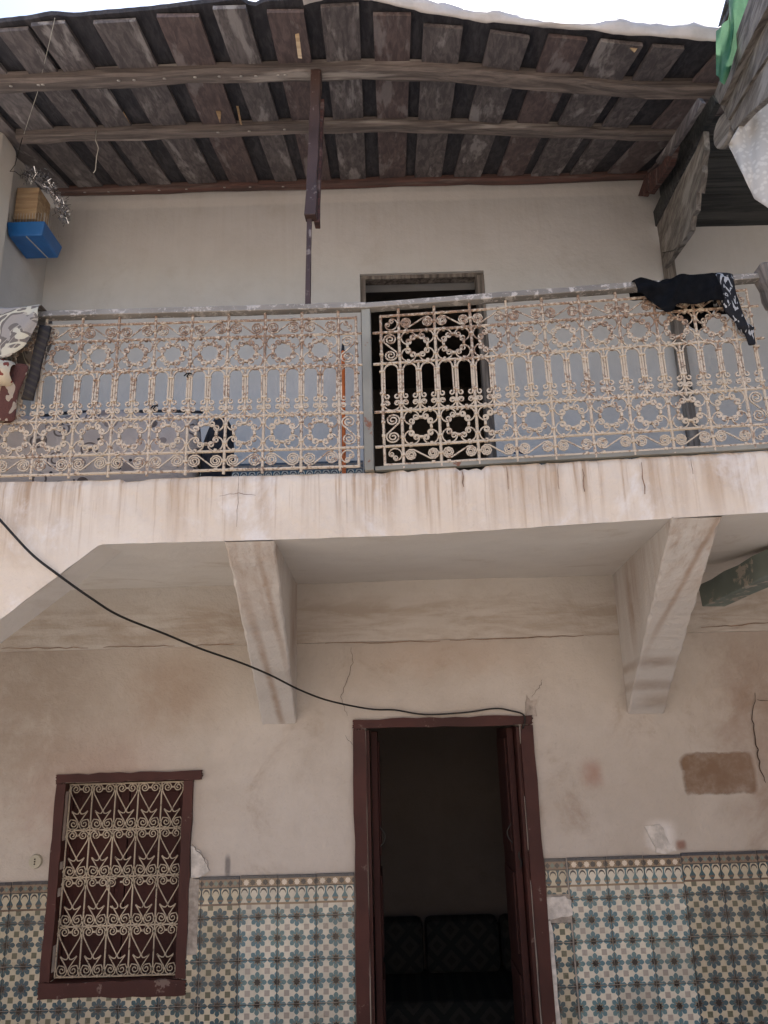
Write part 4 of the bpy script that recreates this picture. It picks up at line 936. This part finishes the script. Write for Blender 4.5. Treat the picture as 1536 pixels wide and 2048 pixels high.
path = [at(48, 352, .45), at(82, 352, .45), at(105, 378, .42), at(122, 408, .40), at(130, 440, .40)]
for k in range(900):
    t = random.random() * 3.999; i = int(t); c = path[i].lerp(path[i + 1], t - i) + Vector([random.gauss(0, .018) for _ in range(3)]); d = Vector([random.gauss(0, 1) for _ in range(3)]).normalized(); e = d.cross(Vector([random.gauss(0, 1) for _ in range(3)])).normalized()
    L = random.uniform(.010, .022); mb.quad(c - d * L - e * .0016, c - d * L + e * .0016, c + d * L + e * .0016, c + d * L - e * .0016)
tag(mb.build('tinsel_garland', M['tinsel']), 'silver tinsel garland draped behind the bird cage', 'garland')

# ------------------------------------------------------------------ cable, strings, socket
pts = [(-30, 1010, 1.575), (0, 1040, 1.575), (60, 1105, 1.57), (110, 1145, 1.55), (180, 1195, 1.45), (240, 1232, 1.30), (330, 1268, 1.10), (400, 1297, .95), (480, 1325, .75), (540, 1350, .60), (600, 1380, .42), (660, 1402, .25), (740, 1418, .05), (790, 1420, .03), (850, 1429, .03), (930, 1425, .03), (990, 1417, .03), (1020, 1421, .03), (1045, 1428, .035), (1050, 1440, .035), (1046, 1455, .03), (1042, 1462, -.05)]
P = [at(*q) for q in pts]; S = []
for k in range(len(P) - 1):
    p0, p1, p2, p3 = P[max(0, k - 1)], P[k], P[k + 1], P[min(len(P) - 1, k + 2)]
    for t in [q / 6 for q in range(6)]: S.append(.5 * ((2 * p1) + (-p0 + p2) * t + (2 * p0 - 5 * p1 + 4 * p2 - p3) * t * t + (-p0 + 3 * p1 - 3 * p2 + p3) * t ** 3))
mb = MB(); mb.tube(S + [P[-1]], .0050, 6); tag(mb.build('cable', M['cable'], None, True), 'black cable sagging from the balcony face to the door frame', 'cable')
def string(name, pix, label, r, s, mat): mb = MB(); mb.tube([at(a, b, s_) for (a, b), s_ in zip(pix, s if isinstance(s, list) else [s] * len(pix))], r, 5); tag(mb.build(name, mat, None, True), label, 'string')
string('string', [(193, 262), (191, 280), (197, 296), (193, 315), (191, 340), (187, 346)], 'short pale string dangling from the middle purlin', .0026, .82, M['twine'])
string('string', [(110, 36), (100, 80), (88, 130), (75, 185), (60, 230), (48, 268)], 'long thin twine slanting from the eave to the pillar top', .0014, [1.80, 1.6, 1.4, 1.2, 1.0, .86], M['twine'])
string('string', [(45, 275), (38, 300), (30, 330), (20, 343), (30, 343), (42, 352)], 'twist of wire tied round the pillar near its top', .0022, .845, M['cable'])
so = empty('wall_socket', 'small ivory wall socket between window and left tiles', 'socket', (-1.898, -.012, 1.393))
mb = MB(); mb.tube([(0, .006, 0), (0, -.004, 0), (0, -.010, 0)], lambda t: .036 - .004 * t, 18); mb.build('plate', M['bulb'], so)
for dz in (-.012, 0, .012): mb = MB(); mb.tube([(0, -.0105, dz), (0, -.0135, dz)], .004, 8); mb.build('pin_hole', M['crack'], so)

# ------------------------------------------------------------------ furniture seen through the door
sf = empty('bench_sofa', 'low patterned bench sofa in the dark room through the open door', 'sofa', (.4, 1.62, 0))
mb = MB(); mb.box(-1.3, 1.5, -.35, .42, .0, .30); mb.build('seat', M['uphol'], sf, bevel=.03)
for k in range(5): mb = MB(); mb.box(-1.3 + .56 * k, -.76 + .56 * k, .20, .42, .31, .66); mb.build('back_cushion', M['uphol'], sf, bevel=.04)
